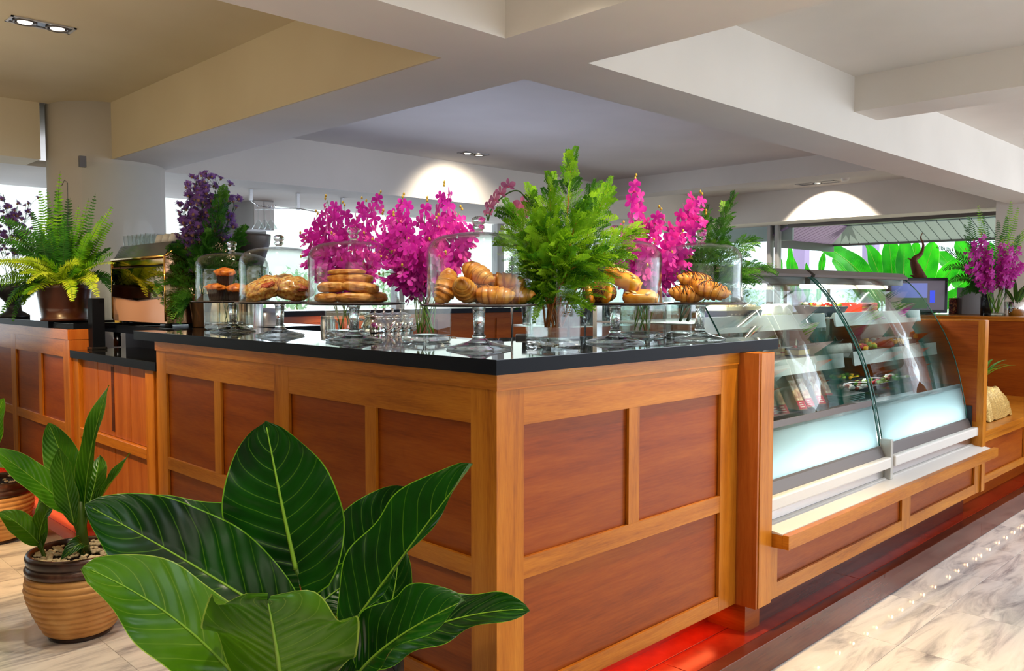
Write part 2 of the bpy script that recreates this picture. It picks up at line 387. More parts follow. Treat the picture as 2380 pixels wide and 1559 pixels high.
# string of tiny bulbs tucked under the nosing
sl = thing('string_light', 'string of tiny warm bulbs tucked under the platform nosing', 'string light', (0,0,0))
MB().tube([(.2,-.137,.118),(8.4,-.137,.118)], .002, 6).build('cord', M['black'], sl)
MB().tube([(-.162,.3,.118),(-.162,6.6,.118)], .002, 6).build('cord', M['black'], sl)
bulb = None; random.seed(4)
xs = [(1.0+.16*k+random.uniform(-.05,.05), -.138) for k in range(36)]+[(-.163, .5+.14*k+random.uniform(-.04,.04)) for k in range(34)]
for x, y in xs:
    if bulb is None:
        bulb = MB().lathe([(0,-.006),(.004,-.003),(.004,.003),(0,.006)], (0,0,0), 8).build('bulb', M['bulb_warm'], sl, loc=(x,y,.114))
    else:
        c = copy_one(bulb, sl); c.location = (x, y, .114)

# ---------------------------------------------------------------- panelled fronts
def fbox(face, u0, u1, z0, z1, d0, d1, bev=.0005):
    """box on a front: face 'x' = front facing -y (u is x), face 'y' = front facing -x (u is y); d measured outward"""
    if face == 'x': return MB().box((u0, -d1, z0), (u1, -d0, z1), bev=bev)
    return MB().box((-d1, u0, z0), (-d0, u1, z1), bev=bev)
def front(par, face, stiles, mulls, rails, panels, plane=0, th=.012):
    for u0, u1, z0, z1 in stiles: fbox(face, u0, u1, z0, z1, plane-th, plane).build('stile', M['wood_v'], par)
    for u0, u1, z0, z1 in mulls: fbox(face, u0, u1, z0, z1, plane-th, plane-.001).build('mullion', M['wood_v'], par)
    for u0, u1, z0, z1 in rails: fbox(face, u0, u1, z0, z1, plane-th, plane-.0005).build('rail', M['wood_h'], par)
    for u0, u1, z0, z1 in panels:
        fbox(face, u0, u1, z0, z1, plane-th-.01, plane-th-.002, 0).build('panel', M['panel'], par)
ZT = 1.27
cab = thing('counter_cabinet', 'panelled cherry cabinet under the black slab with the cake stands', 'cabinet', (0,0,0))
bx = MB().box((.02,.02,.25), (1.33,.62,ZT)); bx.box((.02,.62,.25), (.62,2.40,ZT)); bx.build('carcass', M['wood_v'], cab)
kk = MB().box((.13,.13,PZ), (1.4,.6,.25)); kk.box((.13,.6,PZ), (.6,2.40,.25)); kk.build('kick_board', M['deck'], cab)
front(cab, 'x', [(-.0005,.111,.255,1.235),(1.203,1.326,.255,1.235)], [(.622,.682,.714,1.113)],
      [(.111,1.203,1.113,1.235),(.111,1.203,.649,.714),(.111,1.203,.255,.314)],
      [(.10,.63,.70,1.12),(.67,1.21,.70,1.12),(.10,1.21,.30,.66)])
fbox('x', -.004, 1.328, 1.222, ZT, -.01, .005).build('top_rail', M['wood_h'], cab)
front(cab, 'y', [(.0122,.111,.255,1.235),(1.157,1.269,.255,1.235),(2.30,2.41,.255,1.235)],
      [(.591,.653,.714,1.119),(1.733,1.795,.714,1.119)],
      [(.111,1.157,1.119,1.235),(1.269,2.30,1.119,1.235),(.111,1.157,.655,.714),(1.269,2.30,.655,.714),(.111,1.157,.255,.314),(1.269,2.30,.255,.314)],
      [(.10,.60,.70,1.125),(.64,1.16,.70,1.125),(1.26,1.74,.70,1.125),(1.78,2.31,.70,1.125),(.10,1.16,.30,.66),(1.26,2.31,.30,.66)])
fbox('y', -.004, 2.416, 1.225, ZT, -.01, .005).build('top_rail', M['wood_h'], cab)
# granite worktop (L)
ct = thing('worktop', 'black granite slab carrying the row of domed cake stands', 'worktop', (0,0,0))
def slab(name, poly, z0, z1, par):
    m = MB(); n = len(poly)
    m.ext(poly, 'z', z0, z1-.0015, mi=1); m.ext([(x, y) for x, y in poly], 'z', z1-.0015, z1, mi=0)
    return m.build(name, [M['granite'], M['granite_edge']], par)
slab('slab', [(-.018,-.018),(1.615,-.018),(1.615,.62),(.63,.62),(.63,2.648),(-.018,2.648)], ZT, 1.314, ct)

# column at the end of the case
pc = thing('end_column', 'cherry end post standing between panelled counter and glass display case', 'post', (0,0,0))
MB().box((1.331,-.088,.252), (1.345,.6,1.268), bev=.001).build('side_panel', M['panel_v'], pc)
MB().box((1.3455,-.092,.252), (1.447,.6,1.268), bev=.0015).build('front_board', M['wood_v'], pc)
MB().box((1.333,-.042,PZ), (1.447,.6,.2515)).build('kick_board', M['panel'], pc)

# low gate with slab, left of the counter
gt = thing('service_gate', 'low orange-lit plank gate between the two panelled counters', 'gate', (0,0,0))
MB().box((.05,2.42,.20), (.09,3.70,1.118)).build('backing', M['wood_v'], gt)
for a, b, c in ((2.42,2.49,.0),(2.49,2.60,.012),(3.60,3.70,.012)):
    MB().box((.028-c,a+.001,.17), (.05,b-.001,1.118), bev=.0015).build('stile', M['wood_v'], gt)
ys = [2.602,2.858,3.095,3.34,3.598]
for k in range(4):
    a, b = ys[k], ys[k+1]
    MB().box((.038,a+.003,.712), (.05,b-.003,1.118), bev=.002).build('plank', M['panel_v'], gt)
    MB().box((.038,a+.003+.05*(k%2),.20), (.05,b-.003+(.05 if k%2==0 and k<3 else 0),.653), bev=.002).build('plank', M['panel_v'], gt)
MB().box((.015,2.602,.655), (.05,3.598,.71), bev=.003).build('rail', M['wood_h'], gt)
MB().box((.036,3.09,.74), (.040,3.13,1.10)).build('slot', M['riser'], gt)
lt = thing('low_worktop', 'short low black granite slab above the plank gate', 'worktop', (0,0,0))
slab('slab', [(.0,2.425),(.62,2.425),(.62,3.695),(.0,3.695)], 1.12, 1.165, lt)

# left counter
lc = thing('counter_cabinet', 'panelled cherry cabinet under the potted fern, left of the plank gate', 'cabinet', (0,0,0))
MB().box((.022,3.712,.25), (.12,7.0,1.285)).build('carcass', M['wood_h'], lc)
MB().box((0.0,3.704,1.225), (.12,3.7115,1.287), bev=.001).build('end_cap', M['panel_v'], lc)
MB().box((0.0,3.704,.20), (.12,3.7115,1.222), bev=.001).build('end_panel', M['panel_v'], lc)
front(lc, 'y', [(3.712,3.82,.255,1.235),(4.84,4.95,.255,1.235),(5.98,6.1,.255,1.235)], [(4.262,4.328,.714,1.119),(5.4,5.46,.714,1.119)],
      [(3.82,4.84,1.119,1.235),(4.95,5.98,1.119,1.235),(3.82,4.84,.655,.714),(4.95,5.98,.655,.714),(3.82,4.84,.255,.314),(4.95,5.98,.255,.314)],
      [(3.81,4.27,.7,1.125),(4.32,4.85,.7,1.125),(4.94,5.41,.7,1.125),(5.45,5.99,.7,1.125),(3.81,4.85,.3,.66),(4.94,5.99,.3,.66)])
fbox('y', 3.712, 7.0, 1.225, 1.287, -.01, .004).build('top_rail', M['wood_h'], lc)
MB().box((.10,3.75,PZ), (.14,7.0,.25)).build('kick_board', M['deck'], lc)
ls = thing('worktop', 'black granite slab under the potted fern on the left', 'worktop', (0,0,0))
slab('slab', [(-.018,4.03),(.55,4.03),(.55,7.0),(-.018,7.0)], 1.288, 1.330, ls)
slab('slab_end', [(.03,3.715),(.55,3.715),(.55,4.028),(-.0,4.028)], 1.288, 1.322, ls)
bp = thing('black_post', 'square black post at the end of the left counter, beside the fern pot', 'post', (0,0,0))
MB().box((.108,3.622,1.166), (.180,3.70,1.475), bev=.003).build('post_body', M['granite_edge'], bp)
MB().box((.100,3.614,1.166), (.188,3.702,1.18), bev=.002).build('foot_plate', M['black'], bp)
# raised inner counter under the coffee machine
im = thing('machine_counter', 'raised black counter carrying the bronze coffee machine', 'counter', (0,0,0))
slab('slab', [(.27,2.70),(1.15,2.70),(1.15,3.96),(.27,3.96)], 1.262, 1.31, im)
MB().box((.40,2.75,.2), (1.10,3.9,1.26)).build('body', M['black'], im)
MB().tube([(.33,2.80,1.166),(.33,2.80,1.262)], .022, 16).build('leg', M['steel'], im)
MB().tube([(.33,3.85,1.166),(.33,3.85,1.262)], .022, 16).build('leg', M['steel'], im)

# inner worktop behind the slab, back bar under the far beam
ic = thing('inner_worktop', 'grey steel worktop running behind the black slab, holding glasses', 'worktop', (0,0,0))
sm = MB().box((.64,.66,1.10), (1.4,2.6,1.14)); sm.box((1.4,.98,1.10), (3.2,2.0,1.14)); sm.build('worktop_sheet', M['granite'], ic)
bo = MB().box((.66,.9,.15), (1.35,2.55,1.10)); bo.box((1.35,1.0,.15), (3.1,1.9,1.10)); bo.build('body', M['steel'], ic)
bb = thing('back_bar', 'long low back bar of reddish wood under the far beam', 'counter', (0,0,0))
MB().box((1.3,4.95,.116), (8.9,5.4,1.30)).build('body', M['panel'], bb)
slab('slab', [(1.25,4.9),(8.92,4.9),(8.92,5.45),(1.25,5.45)], 1.30, 1.35, bb)
for k in range(9): MB().box((1.36+.84*k,4.935,.6), (2.16+.84*k,4.952,1.24), bev=.002).build('door', M['panel'], bb)
MB().box((2.6,4.93,1.262),(3.6,4.947,1.298), bev=.002).build('rail', M['wood_h'], bb)
MB().tube([(2.75,4.91,1.17),(2.95,4.91,1.17)], .008, 8).build('handle', M['black'], bb)
light('bar_underglow', 'AREA', (2.9,4.75,1.24), (2.9,4.93,1.12), 2.5, (1,.35,.1), shape='RECTANGLE', size=.9, size_y=.04)

# right hand counter beyond the case
rc = thing('right_counter', 'tall orange cherry counter at right carrying monitor and orchid vase', 'counter', (0,0,0))
MB().box((6.6,-2.6,.147), (6.65,3.4,1.262), bev=.002).build('front_panel', M['panel'], rc)
MB().box((6.59,-2.6,1.262), (6.65,3.4,1.288), bev=.001).build('rail', M['wood_h'], rc)
MB().box((6.66,-2.6,.147), (7.3,3.4,1.288)).build('body', M['wood_h'], rc)
MB().box((6.585,-2.62,1.289), (7.34,3.42,1.300), bev=.001).build('top_board', M['wood_h'], rc)
MB().box((6.62,-2.58,0), (7.28,-.19,.146)).build('plinth', M['riser'], rc)
lg = thing('ledge', 'cherry ledge with recessed panels below, under the gold cloth', 'ledge', (0,0,0))
MB().box((4.172,-.05,.575), (6.6,1.6,.612), bev=.002).build('top_board', M['wood_h'], lg)
MB().box((4.172,-.02,.26), (6.59,1.5,.574)).build('carcass', M['wood_h'], lg)
front(lg, 'x', [(4.172,4.26,.262,.573),(5.30,5.42,.262,.573),(6.47,6.59,.262,.573)], [], [(4.26,5.30,.535,.573),(4.26,5.30,.262,.31),(5.42,6.47,.535,.573),(5.42,6.47,.262,.31)], [(4.25,5.31,.3,.54),(5.41,6.48,.3,.54)], plane=.04)
MB().box((4.2,.03,PZ), (6.59,.07,.26)).build('kick_board', M['panel'], lg)
# ---------------------------------------------------------------- refrigerated display case
M['teal_tray'] = mat('dark_teal_tray', srgb(58,80,80), .15)
dc = thing('display_case', 'curved glass refrigerated pastry case with white lit base', 'display case', (0,0,0))
GP = [(.400,1.60),(.362,1.575),(.305,1.515),(.249,1.445),(.194,1.357),(.140,1.262),(.102,1.178),(.068,1.085),(.040,.985),(.018,.885),(.000,.79),(-.012,.71)]
def shell(m, prof, x0, x1, th=.006, mi=0, smooth=True):
    n = len(prof); vs = []
    for x in (x0, x1):
        for k, (y, z) in enumerate(prof):
            a = Vector(prof[max(k-1,0)]); b = Vector(prof[min(k+1,n-1)]); t = (b-a).normalized(); nn = Vector((-t.y, t.x))
            if nn.x > 0: nn = -nn
            vs.append((x, y, z)); vs.append((x, y-nn.x*th, z-nn.y*th))
    m1 = 2*n; fs = []
    for k in range(n-1):
        a, b = 2*k, 2*k+2
        fs += [(a, b, m1+b, m1+a), (a+1, m1+a+1, m1+b+1, b+1), (a, a+1, b+1, b), (m1+a, m1+b, m1+b+1, m1+a+1)]
    fs += [(0, m1, m1+1, 1), (2*n-2, 2*n-1, m1+2*n-1, m1+2*n-2)]
    return m.add(vs, fs, smooth, mi)
def upto(z0, z1):
    out = []
    for (ya, za), (yb, zb) in zip(GP[:-1], GP[1:]):
        for k in range(4):
            t = k/4; z = za+(zb-za)*t
            if z0 <= z <= z1: out.append((ya+(yb-ya)*t, z))
    return out+([GP[-1]] if GP[-1][1] >= z0 else [])
U = [(1.472, 2.715), (2.755, 4.085)]
for x0, x1 in U:
    gl = shell(MB(), upto(.9, 2), x0, x1).build('curved_glass', M['glass_green'], dc)
    shell(MB(), upto(.70, .94), x0+.012, x1-.012, .007).build('frosted_band', M['frost'], dc)
    for xx in (x0, x1):
        e = MB(); e.tube([(xx, y-.002, z) for y, z in GP], .0035, 6); e.build('glass_edge', M['glass_edge'], gl)
g = shell(MB(), GP, 2.728, 2.742, .008).build('gasket', M['glass_edge'], dc)
# canopy
for x0, x1 in ((1.46,2.712),(2.758,4.10)):
    MB().ext([(.372,1.592),(.368,1.606),(.405,1.634),(.88,1.634),(.88,1.592)], 'x', x0, x1).build('canopy', M['alu'], dc)
    MB().box((x0+.01,.40,1.555), (x1-.01,.86,1.590)).build('lamp_housing', M['alu'], dc)
    MB().box((x0+.01,.39,1.5905), (x1-.01,.87,1.5915)).build('seam', M['black'], dc)
MB().tube([(1.50,.47,1.543),(2.40,.47,1.543)], .012, 10).build('lamp_tube', M['tube_cool'], dc)
MB().tube([(2.80,.47,1.543),(4.00,.47,1.543)], .012, 10).build('lamp_tube', M['tube_warm'], dc)
light('case_light_left', 'AREA', (2.0,.45,1.535), (2.0,.42,1.1), 9, (.93,.98,1), shape='RECTANGLE', size=1.0, size_y=.05)
light('case_light_right', 'AREA', (3.4,.45,1.535), (3.4,.42,1.1), 14, (1,.86,.62), shape='RECTANGLE', size=1.2, size_y=.05)
light('case_light_mid', 'AREA', (2.8,.40,1.10), (2.8,.4,.9), 5, (.95,.97,1), shape='RECTANGLE', size=2.3, size_y=.05)
for x0, x1 in U:   # back: sliding glass doors in frames
    MB().box((x0+.02,.870,.93), (x1-.02,.876,1.55)).build('rear_glass', M['glass_green'], dc)
    for a in (x0+.02, (x0+x1)/2-.02, x1-.06): MB().box((a,.86,.93), (a+.04,.885,1.55)).build('rear_post', M['steel'], dc)
# shelves
def shelf(x0, x1, yf, zt):
    s = MB().ext([(yf+.004,zt-.028),(yf-.004,zt-.070),(yf-.014,zt-.074),(yf-.008,zt-.036),(yf-.004,zt),(yf+.006,zt),(yf+.02,zt-.028)], 'x', x0, x1).build('shelf_lip', M['alu_light'], dc)
    MB().box((x0+.005,yf+.008,zt-.034), (x1-.005,.84,zt-.028)).build('shelf_glass', M['offwhite'], dc)
for (x0, x1) in ((1.46,2.665),(2.785,4.03)):
    shelf(x0, x1, .272, 1.398); shelf(x0, x1, .168, 1.192)
for xx in (2.70,2.745):
    MB().box((xx-.006,.30,1.30),(xx+.006,.84,1.345)).build('bracket', M['steel'], dc)
MB().box((2.715,.80,.93),(2.755,.86,1.55)).build('rear_column', M['steel'], dc)
# dark finned rear wall below the lower shelf
MB().box((1.46,.845,.90), (4.05,.868,1.14)).build('rear_wall', M['black'], dc)
fin = None
for k in range(150):
    x = 1.49+.0083*k
    if fin is None: fin = MB().box((-.0018,.836,.95), (.0018,.845,1.13)).build('fin', M['steel'], dc, loc=(x,0,0))
    else: c = copy_one(fin, dc); c.location = (x,0,0)
# deck of the case and base
MB().ext([(.035,.925),(.86,.945),(.86,.90),(.035,.90)], 'x', 1.455, 4.085).build('bottom_tray', M['teal_tray'], dc)
MB().ext([(.026,.92),(.03,.952),(.034,.952),(.034,.92)], 'x', 1.455, 2.715).build('tray_lip', M['alu'], dc)
MB().box((1.455,.09,.60), (4.085,.85,.899)).build('tank', M['white'], dc)
MB().box((1.455,.03,.56), (4.085,.85,.60)).build('tank_floor', M['white'], dc)
MB().tube([(1.5,.062,.725),(2.68,.062,.725)], .012, 10).build('lamp_tube', M['tube_cool'], dc)
MB().tube([(2.80,.062,.725),(4.05,.062,.725)], .012, 10).build('lamp_tube', M['tube_cool'], dc)
for (x0, x1), (b0, b1) in zip(U, ((1.455,2.72),(2.775,4.13))):
    MB().ext([(-.022,.712),(-.015,.720),(.03,.700),(.03,.66),(-.040,.665)], 'x', x0, x1).build('sill_strip', M['alu'], dc)
    MB().box((b0,-.075,.612), (b1,-.038,.668), bev=.008).build('bumper_bar', M['white'], dc)
    MB().ext([(-.036,.535),(-.036,.665),(.0,.665),(.0,.535)], 'x', x0, x1).build('grille_strip', M['steel'], dc)
# bracket between the units
MB().box((2.722,-.07,.55), (2.752,-.01,.755), bev=.004).build('corner_bracket', M['alu_light'], dc)
MB().box((4.088,-.04,.60), (4.098,.05,.80), bev=.004).build('corner_bracket', M['black'], dc)
for xx in (1.50, 2.80):
    MB().lathe([(0,0),(.024,0),(.024,.002),(0,.002)], (0,0,0), 20).build('sticker', M['white'], dc, loc=(xx,-.039,.580)).rotation_euler = (pi/2,0,0)
# white sloping tray and wooden nosing in front
MB().ext([(-.135,.535),(-.135,.540),(-.05,.552),(-.037,.560),(-.037,.535)], 'x', 1.45, 4.14).build('sloping_tray', M['white'], dc)
nb = thing('case_base', 'panelled cherry base under the glass pastry case', 'cabinet', (0,0,0))
MB().box((1.449,-.164,.480), (4.20,-.136,.537), bev=.0015).build('nosing_board', M['wood_h'], nb)
MB().box((1.449,-.136,.480), (4.099,.80,.534)).build('shelf_board', M['wood_h'], nb)
MB().box((1.449,-.06,.26), (4.099,.80,.479)).build('carcass', M['wood_h'], nb)
front(nb, 'x', [(1.449,1.50,.262,.479),(2.83,2.95,.262,.479),(4.0,4.098,.262,.479)], [], [(1.50,2.83,.262,.322),(2.95,4.0,.262,.322)], [(1.49,2.84,.31,.48),(2.94,4.01,.31,.48)], plane=.09)
MB().box((1.449,-.03,PZ), (4.0,.02,.26)).build('kick_board', M['riser'], nb)
ep = thing('end_panel', 'upright cherry end panel closing the far side of the glass case', 'panel', (0,0,0))
MB().box((4.10,-.094,.258), (4.168,.95,1.338), bev=.002).build('board', M['wood_v'], ep)
MB().box((4.0985,-.06,.70), (4.0998,.93,1.33)).build('inner_face', M['panel'], ep)
MB().box((4.101,-.10,.262), (4.167,-.094,1.336), bev=.001).build('edge_band', M['wood_v'], ep)
# ================================================================ cake stands, domes, pastries
FH = Vector((cos(YAW), sin(YAW), 0)); RH = Vector((sin(YAW), -cos(YAW), 0)); UZ = Vector((0,0,1))
def orient(o, loc, xdir, zdir=UZ):
    x = Vector(xdir).normalized(); z = Vector(zdir); z = (z-x*z.dot(x)).normalized(); y = z.cross(x)
    m = Matrix((x, y, z)).transposed().to_4x4(); m.translation = Vector(loc); o.matrix_world = m; return o
def spot(px, d, z):
    p = P(px, 700, d); return Vector((p.x, p.y, z))
ST = 1.3142
PLATE = .150
def make_stand():
    t = thing('cake_stand', '-', 'cake stand')
    MB().lathe([(0,0),(.108,0),(.112,.004),(.110,.008),(.07,.017),(.036,.026),(.024,.034),(.021,.040),(.0245,.043),(.021,.047),(.0168,.052),(.0215,.135),(.024,.138),(.024,.1425),(0,.1425)], n=40).build('stem', M['glass_solid'], t)
    MB().lathe([(0,.143),(.17,.143),(.196,.1465),(.200,.151),(.197,.1525),(.19,.1492),(.17,.148),(0,.148)], n=56).build('plate', M['plate'], t)
    return t
M['plate'] = mat('smoked_glass_plate', (.10,.075,.07,1), .04, spec=.9, trans=.35, ior=1.5)
def make_dome():
    t = thing('glass_dome', '-', 'glass dome')
    pr = [(.184,0),(.180,.004),(.1765,.03),(.1745,.08),(.1755,.13),(.177,.165),(.173,.192),(.160,.214),(.135,.229),(.095,.238),(.05,.243),(.018,.2455),(0,.2465)]
    th = .003
    inner = [(max(r-th, 0), z-(0 if z < .15 else th)) for r, z in pr]
    m = MB().lathe(pr, n=64); m.lathe(inner[::-1], n=64); m.lathe([(.184,0),(.181,0)], n=64)
    m.build('bell', M['glass'], t)
    MB().lathe([(0,.2475),(.014,.2475),(.0135,.252),(.019,.256),(.0215,.262),(.019,.267),(.0145,.270),(.021,.274),(.0245,.282),(.0225,.291),(.013,.297),(0,.299)], n=28).build('knob', M['glass_solid'], t)
    return t
stand0, dome0 = make_stand(), make_dome()
ST_SPEC = [  # px, depth, scale, phrase of what stands on it
 (541, 4.17, .99, 'dark chocolate muffins, leftmost of the row'),
 (650, 3.74, .97, 'cheese topped savoury buns'),
 (823, 3.30, 1.0, 'a pile of puff pastry rolls'),
 (1113, 2.845, 1.0, 'plain golden croissants at the slab corner'),
 (1430, 3.215, 1.0, 'the poppy seed bun and almond pastry'),
 (1628, 3.42, .93, 'chocolate striped croissants, rightmost of the row')]
SP = []
for k, (px, d, s, ph) in enumerate(ST_SPEC):
    p = spot(px, d, ST); SP.append((p, s, d))
    a = stand0 if k == 0 else copy_tree(stand0); b = dome0 if k == 0 else copy_tree(dome0)
    a.location = p; a.scale = (s, s, 1); b.location = p+Vector((0,0,.1492)); b.scale = (s, s, 1)
    a['label'] = 'glass pedestal cake stand holding '+ph; b['label'] = 'clear glass dome covering '+ph
    a['group'] = 'glass cake stands on the black slab'; b['group'] = 'glass domes on the cake stands'

def crust(name, lo, mid, hi, scale=60, rough=.38, bump=.5):
    m = mat(name, mid, rough, spec=.45, coat=.15)
    noise_mat(m, [(.3, lo), (.5, mid), (.72, hi)], nscale=scale, detail=5, bump=bump, bdist=.002); return m
M['croissant'] = crust('croissant_crust', srgb(176,92,22), srgb(222,146,52), srgb(240,182,92), 28)
def _cr():
    m = M['croissant']; b = pb(m); old = b.inputs['Base Color'].links[0].from_socket
    uv = nd(m, 'ShaderNodeUVMap'); sp = nd(m, 'ShaderNodeSeparateXYZ'); lk(m, uv.outputs[0], sp.inputs[0])
    r = ramp(m, sp.outputs['X'], [(0, (.62,.42,.25,1)), (.35, (1,1,1,1)), (.8, (1.0,1.0,1.0,1)), (1, (.5,.3,.16,1))])
    mx = nd(m, 'ShaderNodeMix', data_type='RGBA', blend_type='MULTIPLY'); mx.inputs[0].default_value = 1
    lk(m, old, mx.inputs[6]); lk(m, r.outputs[0], mx.inputs[7]); lk(m, mx.outputs[2], b.inputs['Base Color'])
_cr()
M['puff'] = crust('puff_crust', srgb(160,84,26), srgb(208,140,62), srgb(232,180,106), 34)
M['savoury'] = crust('cheese_crust', srgb(150,60,20), srgb(206,140,58), srgb(222,196,110), 70)
M['savoury_red'] = crust('tomato_filling', srgb(130,30,20), srgb(176,60,36), srgb(210,120,70), 80)
M['bun'] = crust('glossy_bun', srgb(196,104,14), srgb(232,150,30), srgb(246,190,80), 22, .25, .15)
M['choc'] = mat('dark_chocolate', srgb(58,26,14), .3)
M['muffin_cup'] = mat('brown_paper_cup', srgb(52,30,22), .6)
M['muffin_top'] = crust('muffin_top', srgb(150,62,14), srgb(214,110,28), srgb(236,150,58), 50)
M['almond'] = mat('almond_flake', srgb(240,214,164), .5)
def poppy():
    m = mat('poppy_seed_crust', srgb(52,32,22), .5)
    v = coords(m, (1,1,1)); vo = nd(m, 'ShaderNodeTexVoronoi'); vo.inputs['Scale'].default_value = 340; lk(m, v, vo.inputs['Vector'])
    r = ramp(m, vo.outputs['Distance'], [(.30, srgb(26,18,16)), (.5, srgb(60,38,24)), (.62, srgb(190,110,40))]); lk(m, r.outputs[0], pb(m).inputs['Base Color'])
    b = nd(m, 'ShaderNodeBump'); b.inputs['Strength'].default_value = .8; b.inputs['Distance'].default_value = .001; b.invert = True
    lk(m, vo.outputs['Distance'], b.inputs['Height']); lk(m, b.outputs[0], pb(m).inputs['Normal']); return m
M['poppy'] = poppy()

def croissant_mb(L=.135, r=.034, bend=.9, steps=7, n=20, m=64, seed=0, flat=.88):
    rnd = random.Random(seed); mb = MB(); vs = []; fs = []; uv = []
    R = L/(2*sin(bend/2)) if bend > .01 else 1e6
    for i in range(m+1):
        t = i/m; u = 2*t-1
        a = u*bend/2; c = Vector((R*sin(a), R*(1-cos(a)), 0)); tx = Vector((cos(a), sin(a), 0)); ty = Vector((-sin(a), cos(a), 0))
        env = max(0, 1-abs(u)**2.2)**.62
        ph = (1-abs(u))*steps/2*1.0; fr = ph-math.floor(ph)
        ridge = 1+.22*(1-fr)**.9*(1 if abs(u) < .96 else 0)-.11
        rr = r*env*ridge+.001
        for k in range(n):
            b = 2*pi*k/n
            skew = .006*sin(b)*(1 if u > 0 else -1)
            wob = 1+.03*noise.noise(Vector((t*9, cos(b)*2, seed))); uv.append((fr, abs(u)))
            vs.append(c+tx*skew+ty*(rr*cos(b)*wob)+UZ*(rr*sin(b)*flat*wob))
    for i in range(m):
        for k in range(n): fs.append((i*n+k, i*n+(k+1)%n, (i+1)*n+(k+1)%n, (i+1)*n+k))
    fs.append(tuple(range(n-1,-1,-1))); fs.append(tuple(m*n+k for k in range(n)))
    return mb.add(vs, fs, True, uv=uv)
def blob_mb(a, b, c, seed=0, amp=.06, freq=3, pw=2.3, n=36, m=18):
    """superellipsoid loaf"""
    vs = []; fs = []; f = lambda v: math.copysign(abs(v)**(2/pw), v)
    for i in range(m+1):
        th = -pi/2+pi*i/m
        for k in range(n):
            ph = 2*pi*k/n
            v = Vector((a*f(cos(th))*f(cos(ph)), b*f(cos(th))*f(sin(ph)), c*f(sin(th))))
            w = 1+amp*noise.noise(Vector((v.x/a*freq, v.y/b*freq, v.z/c*freq+seed*7)))
            vs.append(v*w)
    for i in range(m):
        for k in range(n): fs.append((i*n+k, i*n+(k+1)%n, (i+1)*n+(k+1)%n, (i+1)*n+k))
    return MB().add(vs, fs, True)
def fr(px, py, d): return P(px, py, d)
def D3(r, u, f): return (RH*r+UZ*u+FH*f)
# --- plain croissants
d4 = 2.845
cm = [croissant_mb(seed=k, r=.037+.002*(k%2)).build('croissant', M['croissant'], None) for k in range(1)][0]
cro = [ # px,py,depth, axis(r,u,f), up, label
 (1038,667,d4+.01,(.25,.85,.5),(0,.2,-1),'croissant standing on end at the left of the pile under the largest dome'),
 (1082,676,d4-.045,(-.35,.45,-.85),(0,.9,.4),'croissant pointing its tip at the viewer, left of centre on the corner stand'),
 (1108,636,d4-.0,(.65,-.35,-.6),(0,.9,.3),'croissant on top of the plain croissant pile'),
 (1176,657,d4+.03,(1,-.1,.1),(0,1,.1),'croissant leaning right, above the front one on the corner stand'),
 (1148,689,d4-.055,(1,-.03,-.12),(0,1,-.3),'long ridged croissant lying in front on the corner stand'),
 (1196,687,d4+.015,(.9,0,-.5),(0,1,0),'small yellow croissant tip at the right edge of the corner stand'),
 (1120,682,d4+.075,(.9,.1,.4),(0,1,0),'croissant half hidden at the back of the corner stand')]
for k, (px, py, d, ax, up, lb) in enumerate(cro):
    o = cm if k == 0 else copy_one(cm)
    orient(o, fr(px, py, d), D3(*ax), D3(*up)); tag(o, lb, 'croissant', 'plain croissants on the corner stand')
# --- chocolate striped croissants
def stripes(parent, L, r, bend, seed):
    rnd = random.Random(seed); m = MB(); R = L/(2*sin(bend/2))
    for k in range(15):
        u = -.78+1.56*k/14+rnd.uniform(-.03,.03); a = u*bend/2; c = Vector((R*sin(a), R*(1-cos(a)), 0)); ty = Vector((-sin(a), cos(a), 0)); tx = Vector((cos(a), sin(a), 0))
        rr = r*(max(0,1-abs(u)**2.2)**.62)*1.075+.0015
        pts = [c+tx*(.006*sin(3*b+k)+.005*(b-1.5))+ty*(rr*cos(b))+UZ*(rr*sin(b)*.9) for b in [-.1+.26*q+rnd.uniform(-.03,.03) for q in range(int(rnd.uniform(9,12)))]]
        m.tube(pts, .0016, 5)
    return m.build('chocolate_stripes', M['choc'], parent)
d6 = 3.40
c0 = None
for k, (px, py, d, ax, up, lb) in enumerate([
 (1617,655,d6+.0,(.95,-.1,.3),(0,.9,-.5),'chocolate striped croissant on top, under the rightmost dome'),
 (1600,683,d6-.02,(1,.02,.1),(0,.8,-.6),'chocolate striped croissant at lower left, under the rightmost dome'),
 (1651,675,d6-.07,(.8,-.26,-.45),(0,.9,-.3),'chocolate striped croissant at lower right, under the rightmost dome')]):
    if c0 is None:
        o = c0 = croissant_mb(L=.155, r=.040, bend=.8, seed=5).build('chocolate_croissant', M['croissant'], None); stripes(o, .155, .040, .8, 3)
    else: o = copy_tree(c0)
    orient(o, fr(px, py, d), D3(*ax), D3(*up)); tag(o, lb, 'croissant', 'chocolate striped croissants')
